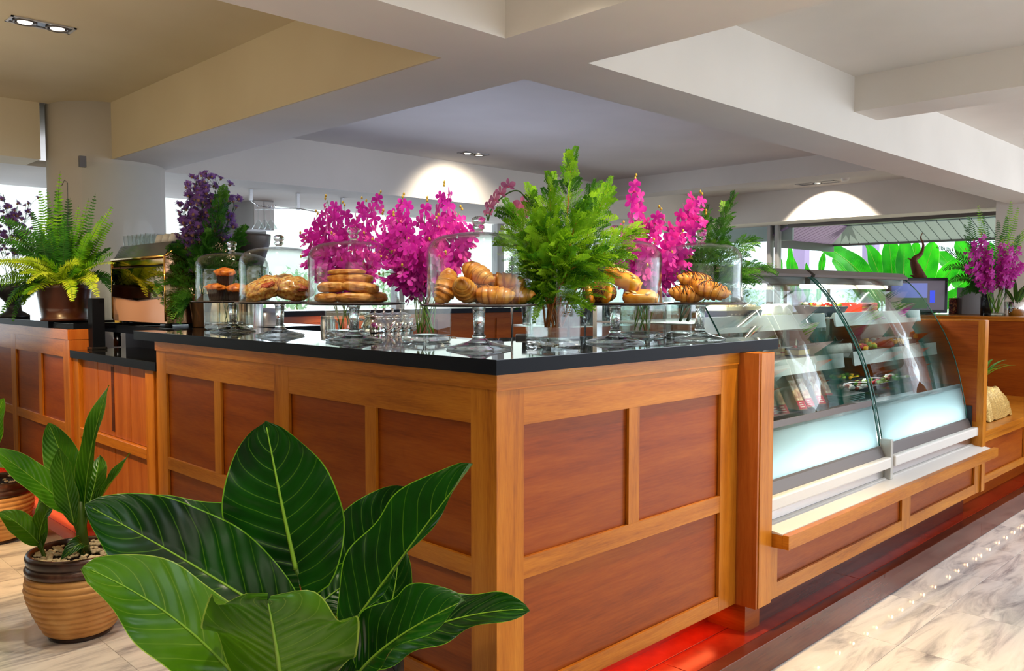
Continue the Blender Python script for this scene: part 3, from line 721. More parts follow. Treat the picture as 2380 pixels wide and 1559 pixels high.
# --- muffins
def muffin():
    t = thing('muffin', '-', 'muffin')
    m = MB(); n = 40; vs = []; fs = []
    for r0, z in ((.026,0),(.030,.02),(.036,.05)):
        for k in range(n): 
            a = 2*pi*k/n; rr = r0*(1+(.04 if k%2 else -.02)); vs.append((rr*cos(a), rr*sin(a), z))
    for i in range(2):
        for k in range(n): fs.append((i*n+k, i*n+(k+1)%n, (i+1)*n+(k+1)%n, (i+1)*n+k))
    fs.append(tuple(range(n)))
    m.add(vs, fs).build('paper_cup', M['muffin_cup'], t)
    b = blob_mb(.042,.042,.020, seed=2, amp=.25, freq=2.2, pw=2); b.build('muffin_top', M['muffin_top'], t).location = (0,0,.053)
    return t
mf = None; d1 = 4.15
for px, py, d, ax, lb in [(524,662,d1-.02,(.15,1,-.1),'muffin with orange cracked top, on top of the other muffins'),
                      (503,698,d1-.04,(-.25,1,0),'dark muffin at the lower left, under the leftmost dome'),
                      (552,699,d1-.05,(.2,1,-.1),'muffin with orange top at the lower right, under the leftmost dome'),
                      (532,698,d1+.07,(.0,1,.1),'dark muffin at the back, under the leftmost dome')]:
    o = mf = muffin() if mf is None else copy_tree(mf)
    p = fr(px, py, d); p.z = max(p.z, 1.4645)
    orient(o, p, D3(1,0,.2), D3(*ax)); o.scale = (1.2,1.2,1.15); tag(o, lb, 'muffin', 'chocolate muffins under the leftmost dome')
# --- savoury buns
d2 = 3.72
for k, (px, py, d, a, b, c, ax, up, lb) in enumerate([
 (610,671,d2-.03,.088,.075,.040,(1,.30,-.1),(-.55,.8,-.45),'cheese topped bun leaning left on the second stand'),
 (684,671,d2-.01,.078,.075,.046,(1,-.18,0),(.25,.9,-.4),'red and cheese topped bun at right on the second stand'),
 (655,664,d2+.07,.075,.07,.05,(1,.05,0),(0,1,-.2),'pale cheese topped bun behind the two others on the second stand')]):
    mb = blob_mb(a, b, c, seed=k+3, amp=.22, freq=2.6, pw=2.2)
    o = mb.build('savoury_bun', M['savoury'], None, lb, 'bun', 'savoury buns on the second stand')
    orient(o, fr(px, py, d), D3(*ax), D3(*up))
    mm = MB(); rnd = random.Random(k)
    for q in range(46):
        th = rnd.uniform(0, 2*pi); r_ = rnd.uniform(.1,.9)**.5; x, y = a*.85*r_*cos(th), b*.85*r_*sin(th); z = c*1.02*max(0,1-(x/a)**2-(y/b)**2)**.5
        dx, dy = rnd.uniform(-.012,.012), rnd.uniform(-.012,.012)
        z2 = c*1.02*max(0,1-((x+dx)/a)**2-((y+dy)/b)**2)**.5
        mm.tube([(x,y,z),(x+dx/2,y+dy/2,(z+z2)/2+.002),(x+dx,y+dy,z2)], .0014, 5)
    e = mm.build('grated_cheese', M['almond'], o); e['kind'] = 'stuff'
    blob_mb(a*.5, b*.35, c*.3, seed=k+9, amp=.3, pw=2).build('tomato_filling', M['savoury_red'], o).location = (a*.35, -b*.45, c*.55)
# --- puff rolls
d3 = 3.30
for k, (px, py, d, a, b, c, ax, lb) in enumerate([
 (762,692,d3-.06,.050,.045,.019,(1,0,.3),'puff pastry roll at the bottom left of the pile'),
 (824,692,d3-.07,.078,.045,.0205,(1,.0,-.1),'long puff pastry roll at the bottom centre of the pile'),
 (869,691,d3-.02,.05,.045,.021,(1,.0,.6),'puff pastry roll at the bottom right of the pile'),
 (770,667,d3-.05,.052,.045,.021,(1,.05,.3),'puff pastry roll at the middle left of the pile'),
 (838,668,d3-.05,.072,.045,.022,(1,-.10,0),'puff pastry roll at the middle right of the pile'),
 (815,648,d3+.01,.09,.055,.021,(1,.0,.1),'large puff pastry roll second from the top of the pile'),
 (806,632,d3+.01,.072,.05,.012,(1,.02,.2),'flat puff pastry roll on top of the pile')]):
    m = blob_mb(a, b, c, seed=k+20, amp=.12, freq=2, pw=2.8)
    o = m.build('puff_roll', M['puff'], None, lb, 'pastry', 'puff pastry rolls under the third dome')
    orient(o, fr(px, py, d), D3(*ax), UZ)
    w = MB()
    for q in (-.35,0,.38):
        pts = [Vector((a*1.005*cos(t)*(1-abs(q)*.25), -b*1.0*sin(t)*(1-abs(q)*.2), c*q)) for t in [pi*j/24 for j in range(25)]]
        w.tube(pts, .0022, 5)
    w.build('pastry_fold', M['puff'], o)
# --- stand five
d5 = 3.20
p = fr(1393,680,d5-.03); o = thing('poppy_bun', 'round bun dark with poppy seeds and two shiny yellow stripes', 'bun'); 
orient(o, p, D3(1,0,-.1), UZ)
blob_mb(.066,.062,.040, seed=40, amp=.04, pw=2.3).build('seed_crust', M['poppy'], o)
for s in (-1, 1):
    b = blob_mb(.016,.030,.040, seed=41, amp=.03, pw=2.4).build('glossy_stripe', M['bun'], o); b.location = (s*.031-.004, -.042, -.004); b.rotation_euler = (-.35, s*.28, s*.35)
def almond_pastry(px, py, d, a, b, c, ax, up, lb, flakes):
    o = blob_mb(a, b, c, seed=int(px), amp=.05, pw=3.2).build('almond_pastry', M['bun'], None, lb, 'pastry', 'folded pastries on the fifth stand')
    orient(o, fr(px, py, d), D3(*ax), D3(*up)); rnd = random.Random(7); e = None
    for q in range(flakes):
        x, y = rnd.uniform(-.75,.55)*a, rnd.uniform(-.6,.6)*b; z = c*(1-abs(x/a)**3.2-abs(y/b)**3.2)**(1/3.2)+.001
        if e is None: e = MB().lathe([(0,0),(.011,.0003),(.012,.0012),(0,.0018)], n=10, sq=.6).build('almond_flake', M['almond'], o)
        else: e = copy_one(e, o)
        e.location = (x, y, z); e.rotation_euler = (rnd.uniform(-.3,.3), rnd.uniform(-.3,.3), rnd.uniform(0,6))
    w = MB()
    for q in (.95,.75,.5):
        w.tube([Vector((a*1.0, b*.62*q*cos(t), c*.62*q*sin(t))) for t in [2*pi*j/20 for j in range(21)]], .0022, 5)
    w.build('pastry_spiral', M['bun'], o); return o
almond_pastry(1446,647,d5-.02,.075,.040,.031,(.85,-.42,-.2),(.4,.85,-.35),'long glazed pastry with flaked almonds lying on top of the poppy bun',16)
almond_pastry(1487,690,d5-.04,.065,.035,.026,(.95,-.05,-.3),(0,.9,-.4),'glazed folded pastry at the lower right beside the poppy bun',5)

# ================================================================ vases and cut flowers
M['stem_green'] = mat('green_stem', srgb(96,140,28), .45)
M['stem_dark'] = mat('dark_green_stem', srgb(50,88,30), .5)
M['twig'] = mat('cut_brown_twig', srgb(176,96,36), .6)
def rsq(w, r, n=5):
    out = []
    for cx, cy, a0 in ((1,1,0),(-1,1,pi/2),(-1,-1,pi),(1,-1,3*pi/2)):
        for k in range(n): a = a0+pi/2*k/(n-1); out.append((cx*(w-r)+r*cos(a), cy*(w-r)+r*sin(a)))
    return out
def square_vase(label, px, d, w=.073, h=.27, water=.55, z=ST, rz=0, round_=False):
    t = thing('glass_vase', label, 'vase', spot(px, d, z), rz)
    def ring(ww, zz, rr): return [(x, y, zz) for x, y in (rsq(ww, rr) if not round_ else rsq(ww, ww*.999))]
    rings = [ring(w*.93,0,.016), ring(w,.006,.016), ring(w,h,.012), ring(w-.0035,h,.010), ring(w-.0035,.03,.010), ring(w*.55,.024,.02)]
    n = len(rings[0]); vs = [p for r in rings for p in r]; fs = [tuple(range(n-1,-1,-1))]
    for i in range(len(rings)-1):
        for k in range(n): fs.append((i*n+k, i*n+(k+1)%n, (i+1)*n+(k+1)%n, (i+1)*n+k))
    fs.append(tuple((len(rings)-1)*n+k for k in range(n)))
    MB().add(vs, fs).build('glass_body', M['glass'], t)
    base = [ring(w*.92,.001,.016), ring(w*.98,.008,.016), ring(w*.96,.022,.016), ring(w*.5,.030,.02)]
    vs = [p for r in base for p in r]; fs = [tuple(range(n-1,-1,-1))]
    for i in range(3):
        for k in range(n): fs.append((i*n+k, i*n+(k+1)%n, (i+1)*n+(k+1)%n, (i+1)*n+k))
    fs.append(tuple(3*n+k for k in range(n)))
    MB().add(vs, fs).build('thick_base', M['glass_solid'], t)
    if water:
        zz = h*water; wr = [ring(w-.0045,.032,.010), ring(w-.0045,zz,.010)]; vs = wr[0]+wr[1]
        fs = [tuple(range(n-1,-1,-1)), tuple(range(n,2*n))]+[(k,(k+1)%n,n+(k+1)%n,n+k) for k in range(n)]
        MB().add(vs, fs).build('water', M['water'], t)
    return t
V = {}
V['b0'] = (532, 4.42, .095, .26); V['b1'] = (808, 3.62, .073, .27); V['b2'] = (990, 3.25, .073, .27); V['b3'] = (1286, 2.93, .073, .27)
V['b4'] = (1493, 3.50, .073, .255); V['b5'] = (1590, 3.57, .062, .26)
lbl = {'b0':'wide clear glass vase of green stems behind the muffin stand','b1':'clear square vase of orchids behind the puff pastry stand','b2':'clear square vase of orchids left of the croissant stand',
 'b3':'clear square vase of bright green cypress right of the croissant stand','b4':'clear square vase of orchids behind the poppy bun stand','b5':'clear vase of dark twigs behind the rightmost cake stand'}
for k, (px, d, w, h) in V.items(): square_vase(lbl[k], px, d, w, h, {'b0':.35,'b1':.4,'b2':.0,'b3':.55,'b4':.6,'b5':.55}[k], rz=.1)

def petal_mat(name, c0, c1, c2):
    m = mat(name, c1, .45, spec=.3, sheen=.2)
    noise_mat(m, [(.3, c0), (.5, c1), (.75, c2)], nscale=30, detail=2)
    b = pb(m); b.inputs['Subsurface Weight'].default_value = 0
    # thin petals let some light through
    nt = m.node_tree; o = nt.nodes['Material Output']; mx = nt.nodes.new('ShaderNodeMixShader'); mx.inputs[0].default_value = .35
    t = nt.nodes.new('ShaderNodeBsdfTranslucent'); t.inputs[0].default_value = c2
    nt.links.new(b.outputs[0], mx.inputs[1]); nt.links.new(t.outputs[0], mx.inputs[2]); nt.links.new(mx.outputs[0], o.inputs[0])
    return m
M['orchid'] = petal_mat('orchid_petal', srgb(176,8,140), srgb(206,22,172), srgb(228,60,200))
M['orchid_far'] = petal_mat('orchid_petal_dense', srgb(150,8,120), srgb(190,24,160), srgb(224,80,190))
M['lip'] = mat('orchid_lip', srgb(240,120,150), .5)
M['bud'] = mat('orchid_bud', srgb(190,160,60), .5)
def flower_mb(r=.031, seed=0):
    rnd = random.Random(seed); m = MB()
    for k, (a, l, w) in enumerate(((90,1,.31),(160,.95,.38),(20,.95,.38),(230,1.05,.31),(310,1.05,.31))):
        a = radians(a+rnd.uniform(-8,8)); l *= r; w *= r; dx = Vector((cos(a), sin(a), 0)); dy = Vector((-sin(a), cos(a), 0)); vs = []; fs = []
        lift = rnd.uniform(-.25,.35)
        for i, (t, ww) in enumerate(((0,.12),(.3,.62),(.62,1.0),(.85,.8),(1,.12))):
            for s in (-1,0,1): vs.append(dx*l*t+dy*(w*ww*s)+Vector((0,0,l*(lift*t*t+(.08 if s == 0 else .16)*ww*.6))))
        for i in range(4):
            for s in range(2): b = i*3+s; fs.append((b, b+1, b+4, b+3))
        m.add(vs, fs, True, 0)
    m.lathe([(0,.000),(.004,.002),(.005,.007),(.0025,.011),(0,.012)], (0,-.003,0), 8, True, 1)
    return m
fl_me = [flower_mb(seed=s) for s in range(3)]
spray_count = [0]
def orchid_spray(base, tip, sag, nf, label, group, mats, fsc=1.0, start=.35, seed=0, buds=2, th=.0022):
    """cut orchid stem from base to tip; flowers along the upper part"""
    rnd = random.Random(seed); base = Vector(base); tip = Vector(tip)
    t = thing('orchid_spray', label, 'orchid', base, 0, group)
    L = tip-base; mid = L*.55+Vector((0,0,sag)); 
    pt = lambda s: (mid*(2*s*(1-s))+L*(s*s))
    pts = [pt(k/14) for k in range(15)]
    MB().tube(pts, [th*(1-.5*k/14) for k in range(15)], 6).build('stem', M['stem_green'], t)
    for k in range(nf):
        s = start+(1-start)*(k+.3)/nf*.97; c = pt(s); tn = (pt(min(s+.02,1))-pt(s-.02)).normalized()
        ang = k*2.4+rnd.uniform(-.4,.4)+seed; side = tn.cross(Vector((cos(ang), sin(ang), .2))).normalized()
        out = (side+Vector((0,0,-.1))).normalized()
        q = c+out*(.020*fsc)
        nrm = (out+(-FH)*.55+Vector((0,0,.1))).normalized()
        key = (id(mats), rnd.randrange(3))
        if key not in FLC:
            o = fl_me[key[1]].build('flower', mats, t); FLC[key] = o
        else: o = copy_one(FLC[key], t)
        x = nrm.cross(UZ).normalized(); y = nrm.cross(x)*-1
        mm = Matrix((x, y, nrm)).transposed(); mm = mm @ Matrix.Rotation(rnd.uniform(-.7,.7), 3, 'Z')
        o.rotation_euler = mm.to_euler(); sc = fsc*rnd.uniform(.85,1.15)*(1 if s < .85 else .8); o.scale = (sc,)*3
        o.location = q
    for k in range(buds):
        c = pt(1)+Vector((rnd.uniform(-.008,.008), rnd.uniform(-.008,.008), .006+.010*k))*fsc
        if 'bud' not in FLC: o = FLC['bud'] = MB().lathe([(0,-.006),(.0035,-.003),(.0042,.001),(.002,.006),(0,.007)], n=8).build('bud', M['bud'], t)
        else: o = copy_one(FLC['bud'], t)
        o.location = c; o.scale = (fsc,)*3
    return t
FLC = {}
OM = [M['orchid'], M['lip']]; OF = [M['orchid_far'], M['lip']]
# (tip px, tip py, extra depth, sag, flowers, phrase)
def bouquet(key, mouth, tips, vase_phrase, group, mats=OM, fsc=1.12, z0=.035, start=.33):
    px, d, w, h = V[key]; c = spot(px, d, ST)
    for k, (tx, ty, dd, sag, nf, ph) in enumerate(tips):
        rnd = random.Random(k*13+len(key)+int(px)); a = rnd.uniform(0, 6.28)
        b = c+Vector((cos(a)*w*.45, sin(a)*w*.45, z0))
        tip = P(tx, ty, d+dd)
        orchid_spray(b, tip, sag, nf, 'magenta orchid spray %s, %s' % (ph, vase_phrase), group, mats, fsc, start, seed=k*7+int(px), buds=2 if ty < 520 else 1)
bouquet('b1', 0, [
 (700,545,.0,.14,15,'drooping farthest left'),(705,600,-.10,.16,13,'hanging low on the left'),(735,500,.06,.10,16,'reaching up left'),
 (760,465,-.04,.06,17,'with yellow buds standing tallest at left'),(800,480,.08,.06,17,'standing upright at the middle'),(845,470,-.03,.06,17,'topped by a pale pink bloom'),
 (880,455,.07,.08,17,'rising up right'),(740,640,-.12,.17,12,'bending down behind third dome'),(790,660,-.14,.15,11,'drooping within the third dome'),
 (840,640,-.16,.14,12,'bending forward above the pastry pile'),(880,600,-.12,.13,13,'arching low to the right'),(905,540,.02,.10,15,'leaning right'),
 (775,545,-.14,.10,14,'leaning toward the viewer'),(850,545,-.14,.10,14,'filling the front centre')], 'in vase behind the puff pastries', 'orchid sprays behind the third dome')
bouquet('b2', 0, [
 (1035,435,-.02,.05,17,'standing tallest, upper right'),(990,470,.05,.05,17,'standing upright at the middle'),(935,462,-.02,.07,17,'rising up left'),
 (895,500,.02,.10,16,'leaning left'),(870,560,-.05,.13,14,'arching far left'),(880,640,-.10,.16,12,'bending low on the left'),(1070,490,.04,.09,16,'leaning up right'),
 (1115,520,.02,.12,15,'reaching far right over the large dome'),(1090,580,.10,.14,13,'arching right behind the large dome'),(1060,640,.12,.15,11,'bending low behind the large dome'),
 (950,560,-.14,.10,14,'leaning toward the viewer, left of centre'),(1000,560,-.15,.10,14,'leaning toward the viewer'),(1040,590,-.12,.11,12,'facing the front right'),(930,620,-.14,.12,11,'hanging lowest at the front'),(1020,510,-.08,.07,14,'in the dense middle'),(912,588,-.04,.12,14,'filling the gap at left'),(918,505,-.06,.08,16,'between the two vases, upright')],
 'in vase left of the croissants', 'orchid sprays left of the croissant stand')
bouquet('b4', 0, [
 (1478,418,-.05,.05,16,'standing tallest with a loose tip'),(1630,455,.06,.14,16,'with yellow buds at far upper right'),(1640,500,.0,.14,14,'reaching far right'),(1535,490,.04,.05,16,'with a brown bud, upright'),
 (1450,520,-.08,.09,14,'leaning left behind the cypress'),(1410,600,-.02,.14,13,'arching low to the left'),(1430,640,-.10,.15,11,'bending low behind the fifth dome'),(1520,560,-.12,.09,15,'leaning toward the viewer'),
 (1585,540,-.04,.11,15,'leaning right'),(1610,600,.02,.14,13,'arching right'),(1570,640,-.06,.14,12,'drooping low right'),(1500,620,-.14,.12,12,'hanging at the front'),(1490,500,.08,.06,14,'in the dense middle'),(1560,590,-.12,.12,12,'at the front right')],
 'in vase behind the poppy bun', 'orchid sprays behind the fifth dome')

# cypress / conifer branches ------------------------------------------------
def leafmat(name, c0, c1, c2, scale=8, tr=.3, rough=.5):
    m = mat(name, c1, rough, spec=.35)
    noise_mat(m, [(.3, c0), (.5, c1), (.72, c2)], nscale=scale, detail=3)
    nt = m.node_tree; b = pb(m); o = nt.nodes['Material Output']; mx = nt.nodes.new('ShaderNodeMixShader'); mx.inputs[0].default_value = tr
    t = nt.nodes.new('ShaderNodeBsdfTranslucent'); t.inputs[0].default_value = c2
    nt.links.new(b.outputs[0], mx.inputs[1]); nt.links.new(t.outputs[0], mx.inputs[2]); nt.links.new(mx.outputs[0], o.inputs[0]); return m
M['cypress'] = leafmat('cypress_scale_leaf', srgb(52,110,10), srgb(98,160,18), srgb(150,200,40), 14)
M['cypress_dark'] = leafmat('dark_feathery_leaf', srgb(24,70,16), srgb(50,112,30), srgb(86,150,48), 14)
def frond_mb(mb, base, ax, nrm, L, rnd, pairs=11, sub=4, wl=.003, mi=0):
    ax = ax.normalized(); nrm = (nrm-ax*nrm.dot(ax)).normalized(); sd = ax.cross(nrm)
    vs = []; fs = []
    def leaf(p, d, l, w):
        d = d.normalized(); s = d.cross(nrm).normalized()*w; b = len(vs)
        vs.extend([p, p+d*l*.5+s, p+d*l, p+d*l*.5-s]); fs.append((b, b+1, b+2, b+3))
    droop = Vector((0,0,-1))*L*.25
    for k in range(pairs*2):
        t = (k//2+.6)/pairs; s = 1 if k % 2 else -1
        p = base+ax*L*t+droop*t*t; tw = L*.38*(1-t*.75)*rnd.uniform(.8,1.15); dr = (ax*.75+sd*s*.75+nrm*rnd.uniform(-.15,.15)).normalized()
        leaf(p, dr, tw, wl*.35)
        for q in range(sub):
            tt = (q+.7)/sub; pp = p+dr*tw*tt
            for s2 in (1,-1):
                d2 = (dr*.8+(ax.cross(nrm))*s2*.55+nrm*rnd.uniform(-.2,.2)); leaf(pp, d2, L*.10*(1.2-tt*.6)*rnd.uniform(.8,1.2), wl*.55)
        leaf(p+dr*tw*.9, dr, L*.08, wl*.6)
    mb.add(vs, fs, False, mi)
def branch(label, cat, base, tip, width, nfr, mats, group, seed=0, sag=0.0, start=.3, fl=.085, name='cypress_branch', stemw=.004, wl=.0026, pairs=10):
    rnd = random.Random(seed); base = Vector(base); tip = Vector(tip); t = thing(name, label, cat, base, 0, group)
    L = tip-base; mid = L*.5+Vector((0,0,sag)); pt = lambda s: mid*(2*s*(1-s))+L*(s*s)
    MB().tube([pt(k/10) for k in range(11)], [stemw*(1-.7*k/10) for k in range(11)], 6).build('twig', mats[1], t)
    mb = MB()
    for k in range(nfr):
        s = start+(1-start)*(k+.5)/nfr; c = pt(s); tn = (pt(min(1,s+.02))-pt(max(0,s-.02))).normalized()
        a = k*2.4+rnd.uniform(-.5,.5); u = tn.cross(Vector((.3,.2,1)) if abs(tn.z) < .9 else Vector((1,0,0))).normalized(); w = tn.cross(u)
        out = u*cos(a)+w*sin(a); prof = (1-((s-start)/(1-start))**1.5)*.75+.25
        frond_mb(mb, c, (out*width*prof+tn*(.6+.5*s)), (UZ*.6+out*.3+Vector((rnd.uniform(-.5,.5),rnd.uniform(-.5,.5),0))), fl*(prof*.6+.55)*rnd.uniform(.8,1.2), rnd, wl=wl, pairs=pairs, mi=rnd.choice((0,0,1,2)))
    o = mb.build('foliage', [mats[0], mats[2], mats[3]], t); o['kind'] = 'stuff'; return t
M['cypress_b'] = leafmat('cypress_scale_leaf_tip', srgb(110,170,14), srgb(150,206,30), srgb(190,230,70), 14)
M['cypress_c'] = leafmat('cypress_scale_leaf_inner', srgb(20,66,8), srgb(44,104,14), srgb(80,140,24), 14)
M['cypress_dark_b'] = leafmat('feathery_leaf_tip', srgb(50,100,24), srgb(84,146,44), srgb(120,176,70), 14)
CY = [M['cypress'], M['twig'], M['cypress_b'], M['cypress_c']]; CD = [M['cypress_dark'], M['stem_dark'], M['cypress_dark_b'], M['cypress_dark']]
px, d, w, h = V['b3']; c3 = spot(px, d, ST)
for k, (tx, ty, dd, nf, ph) in enumerate([(1328,375,0,46,'tall upright leader'),(1280,430,-.05,40,'upright left of the leader'),(1235,455,.03,38,'rising upper left'),(1190,500,-.02,36,'reaching farthest left'),
  (1185,560,-.08,32,'low at far left'),(1225,600,-.12,28,'drooping at lower left'),(1375,450,.06,38,'behind the leader at right'),(1410,445,-.02,36,'with a rounded tip, upper right'),(1465,540,-.03,36,'bright yellow green, reaching farthest right'),
  (1440,590,.03,32,'drooping at the right'),(1385,600,-.10,30,'drooping at lower right'),(1300,560,-.16,34,'pointing at the viewer'),(1340,620,-.14,26,'over the vase mouth'),(1345,500,-.12,36,'in the middle'),(1260,520,-.10,34,'in the left middle'),(1255,690,-.035,22,'hanging inside the vase at left'),(1322,690,-.03,22,'hanging inside the vase at right'),(1288,670,.03,24,'filling the vase mouth')]):
    a = k*1.3; branch('bright green cypress branch, %s, in the vase beside the croissants' % ph, 'cypress branch', c3+Vector((cos(a)*.028, sin(a)*.028, .07)), P(tx, ty, d+dd), .95, int(nf*1.15), CY, 'cypress branches beside the croissant stand', seed=k, sag=.10 if ty > 480 else .0, start=.26, fl=.10)
px, d, w, h = V['b5']; c5 = spot(px, d, ST)
for k, (tx, ty, dd, nf, ph) in enumerate([(1700,465,.10,40,'tallest'),(1640,500,.15,36,'leaning left behind the orchids'),(1745,560,.12,38,'arching right'),(1775,620,.10,34,'hanging farthest right'),(1720,640,.05,30,'low at the right'),(1600,610,.12,30,'low at the left'),(1670,570,.05,34,'in the middle')]):
    a = k*1.5; branch('dark feathery green branch, %s, behind the rightmost dome' % ph, 'foliage branch', c5+Vector((cos(a)*.022, sin(a)*.022, .07)), P(tx, ty, d+dd), .8, nf, CD, 'feathery branches behind the rightmost dome', seed=50+k, sag=.12 if ty > 500 else .0, start=.42, fl=.095, wl=.0026, name='feathery_branch')
# green stems in the wide vase at left
px, d, w, h = V['b0']; c0_ = spot(px, d, ST)
for k in range(5):
    a = k*1.26; b = c0_+Vector((cos(a)*.05, sin(a)*.05, .032)); MBt = c0_+Vector((cos(a+1)*.06, sin(a+1)*.06, .30))
    branch('thin green sprig, %s, in the wide vase behind the muffins' % ['leaning left','leaning right','at the back','at the front','in the middle'][k], 'foliage sprig', b, MBt, .6, 8, CD, 'sprigs behind the muffin stand', seed=80+k, start=.4, fl=.05, name='green_sprig', stemw=.002)
# ================================================================ large leaved plants
def big_leaf_mat(name, c0, c1, vein, under, nv=9.0, rough=.28, tr=.18):
    m = mat(name, c1, rough, spec=.5); nt = m.node_tree; b = pb(m)
    uv = nd(m, 'ShaderNodeUVMap'); sp = nd(m, 'ShaderNodeSeparateXYZ'); lk(m, uv.outputs[0], sp.inputs[0])
    def mth(op, a, bb=None, c=None):
        n = nd(m, 'ShaderNodeMath', operation=op)
        for i, q in enumerate((a, bb, c)):
            if q is None: continue
            if isinstance(q, (int, float)): n.inputs[i].default_value = q
            else: lk(m, q, n.inputs[i])
        return n.outputs[0]
    au = mth('ABSOLUTE', mth('SUBTRACT', sp.outputs['X'], .5))          # 0 at the midrib, .5 at the edge
    tc = nd(m, 'ShaderNodeTexCoord'); nz = nd(m, 'ShaderNodeTexNoise'); nz.inputs['Scale'].default_value = 9; lk(m, tc.outputs['Object'], nz.inputs['Vector'])
    ph = mth('ADD', mth('MULTIPLY', mth('SUBTRACT', sp.outputs['Y'], mth('MULTIPLY', mth('POWER', au, 1.15), .62)), nv), mth('MULTIPLY', nz.outputs['Fac'], .35))
    fr_ = mth('FRACT', ph); ds = mth('ABSOLUTE', mth('SUBTRACT', fr_, .5))   # 0 on the vein
    line = mth('SUBTRACT', 1, mth('SMOOTH_MIN', mth('MULTIPLY', ds, 22), 1, .1))
    fade = mth('SUBTRACT', 1, mth('MULTIPLY', au, 1.1))
    vn = nd(m, 'ShaderNodeClamp'); lk(m, mth('MULTIPLY', line, mth('MULTIPLY', fade, .5)), vn.inputs[0])
    n2 = nd(m, 'ShaderNodeTexNoise'); n2.inputs['Scale'].default_value = 5; n2.inputs['Detail'].default_value = 4; lk(m, tc.outputs['Object'], n2.inputs['Vector'])
    r = ramp(m, n2.outputs['Fac'], [(.35, c0), (.68, c1)])
    mx = nd(m, 'ShaderNodeMix', data_type='RGBA'); lk(m, vn.outputs[0], mx.inputs[0]); lk(m, r.outputs[0], mx.inputs[6]); mx.inputs[7].default_value = vein
    edge = mth('GREATER_THAN', au, .488); mx2 = nd(m, 'ShaderNodeMix', data_type='RGBA'); lk(m, edge, mx2.inputs[0]); lk(m, mx.outputs[2], mx2.inputs[6]); mx2.inputs[7].default_value = vein
    geo = nd(m, 'ShaderNodeNewGeometry'); mx3 = nd(m, 'ShaderNodeMix', data_type='RGBA'); lk(m, geo.outputs['Backfacing'], mx3.inputs[0]); lk(m, mx2.outputs[2], mx3.inputs[6])
    mx4 = nd(m, 'ShaderNodeMix', data_type='RGBA'); lk(m, vn.outputs[0], mx4.inputs[0]); mx4.inputs[6].default_value = under; mx4.inputs[7].default_value = vein; lk(m, mx4.outputs[2], mx3.inputs[7])
    lk(m, mx3.outputs[2], b.inputs['Base Color'])
    bp = nd(m, 'ShaderNodeBump'); bp.inputs['Strength'].default_value = .55; bp.inputs['Distance'].default_value = .004
    hh = mth('SINE', mth('MULTIPLY', ph, 6.283)); lk(m, mth('ADD', mth('MULTIPLY', hh, .5), mth('MULTIPLY', n2.outputs['Fac'], .6)), bp.inputs['Height']); lk(m, bp.outputs[0], b.inputs['Normal'])
    o = nt.nodes['Material Output']; ms = nt.nodes.new('ShaderNodeMixShader'); ms.inputs[0].default_value = tr
    t = nt.nodes.new('ShaderNodeBsdfTranslucent'); lk(m, mx3.outputs[2], t.inputs[0]); lk(m, b.outputs[0], ms.inputs[1]); lk(m, t.outputs[0], ms.inputs[2]); lk(m, ms.outputs[0], o.inputs[0])
    return m
M['philo'] = big_leaf_mat('dark_broad_leaf', srgb(8,46,8), srgb(22,82,14), srgb(120,178,40), srgb(56,104,44))
M['philo_light'] = big_leaf_mat('light_broad_leaf', srgb(64,120,14), srgb(100,154,26), srgb(176,208,84), srgb(104,150,40), tr=.3)
M['young'] = big_leaf_mat('young_leaf', srgb(44,108,14), srgb(92,158,30), srgb(168,206,90), srgb(120,160,40), nv=12, tr=.3)
M['midrib'] = mat('pale_midrib', srgb(140,186,56), .4)
M['petiole'] = mat('leaf_stalk', srgb(70,104,26), .45)
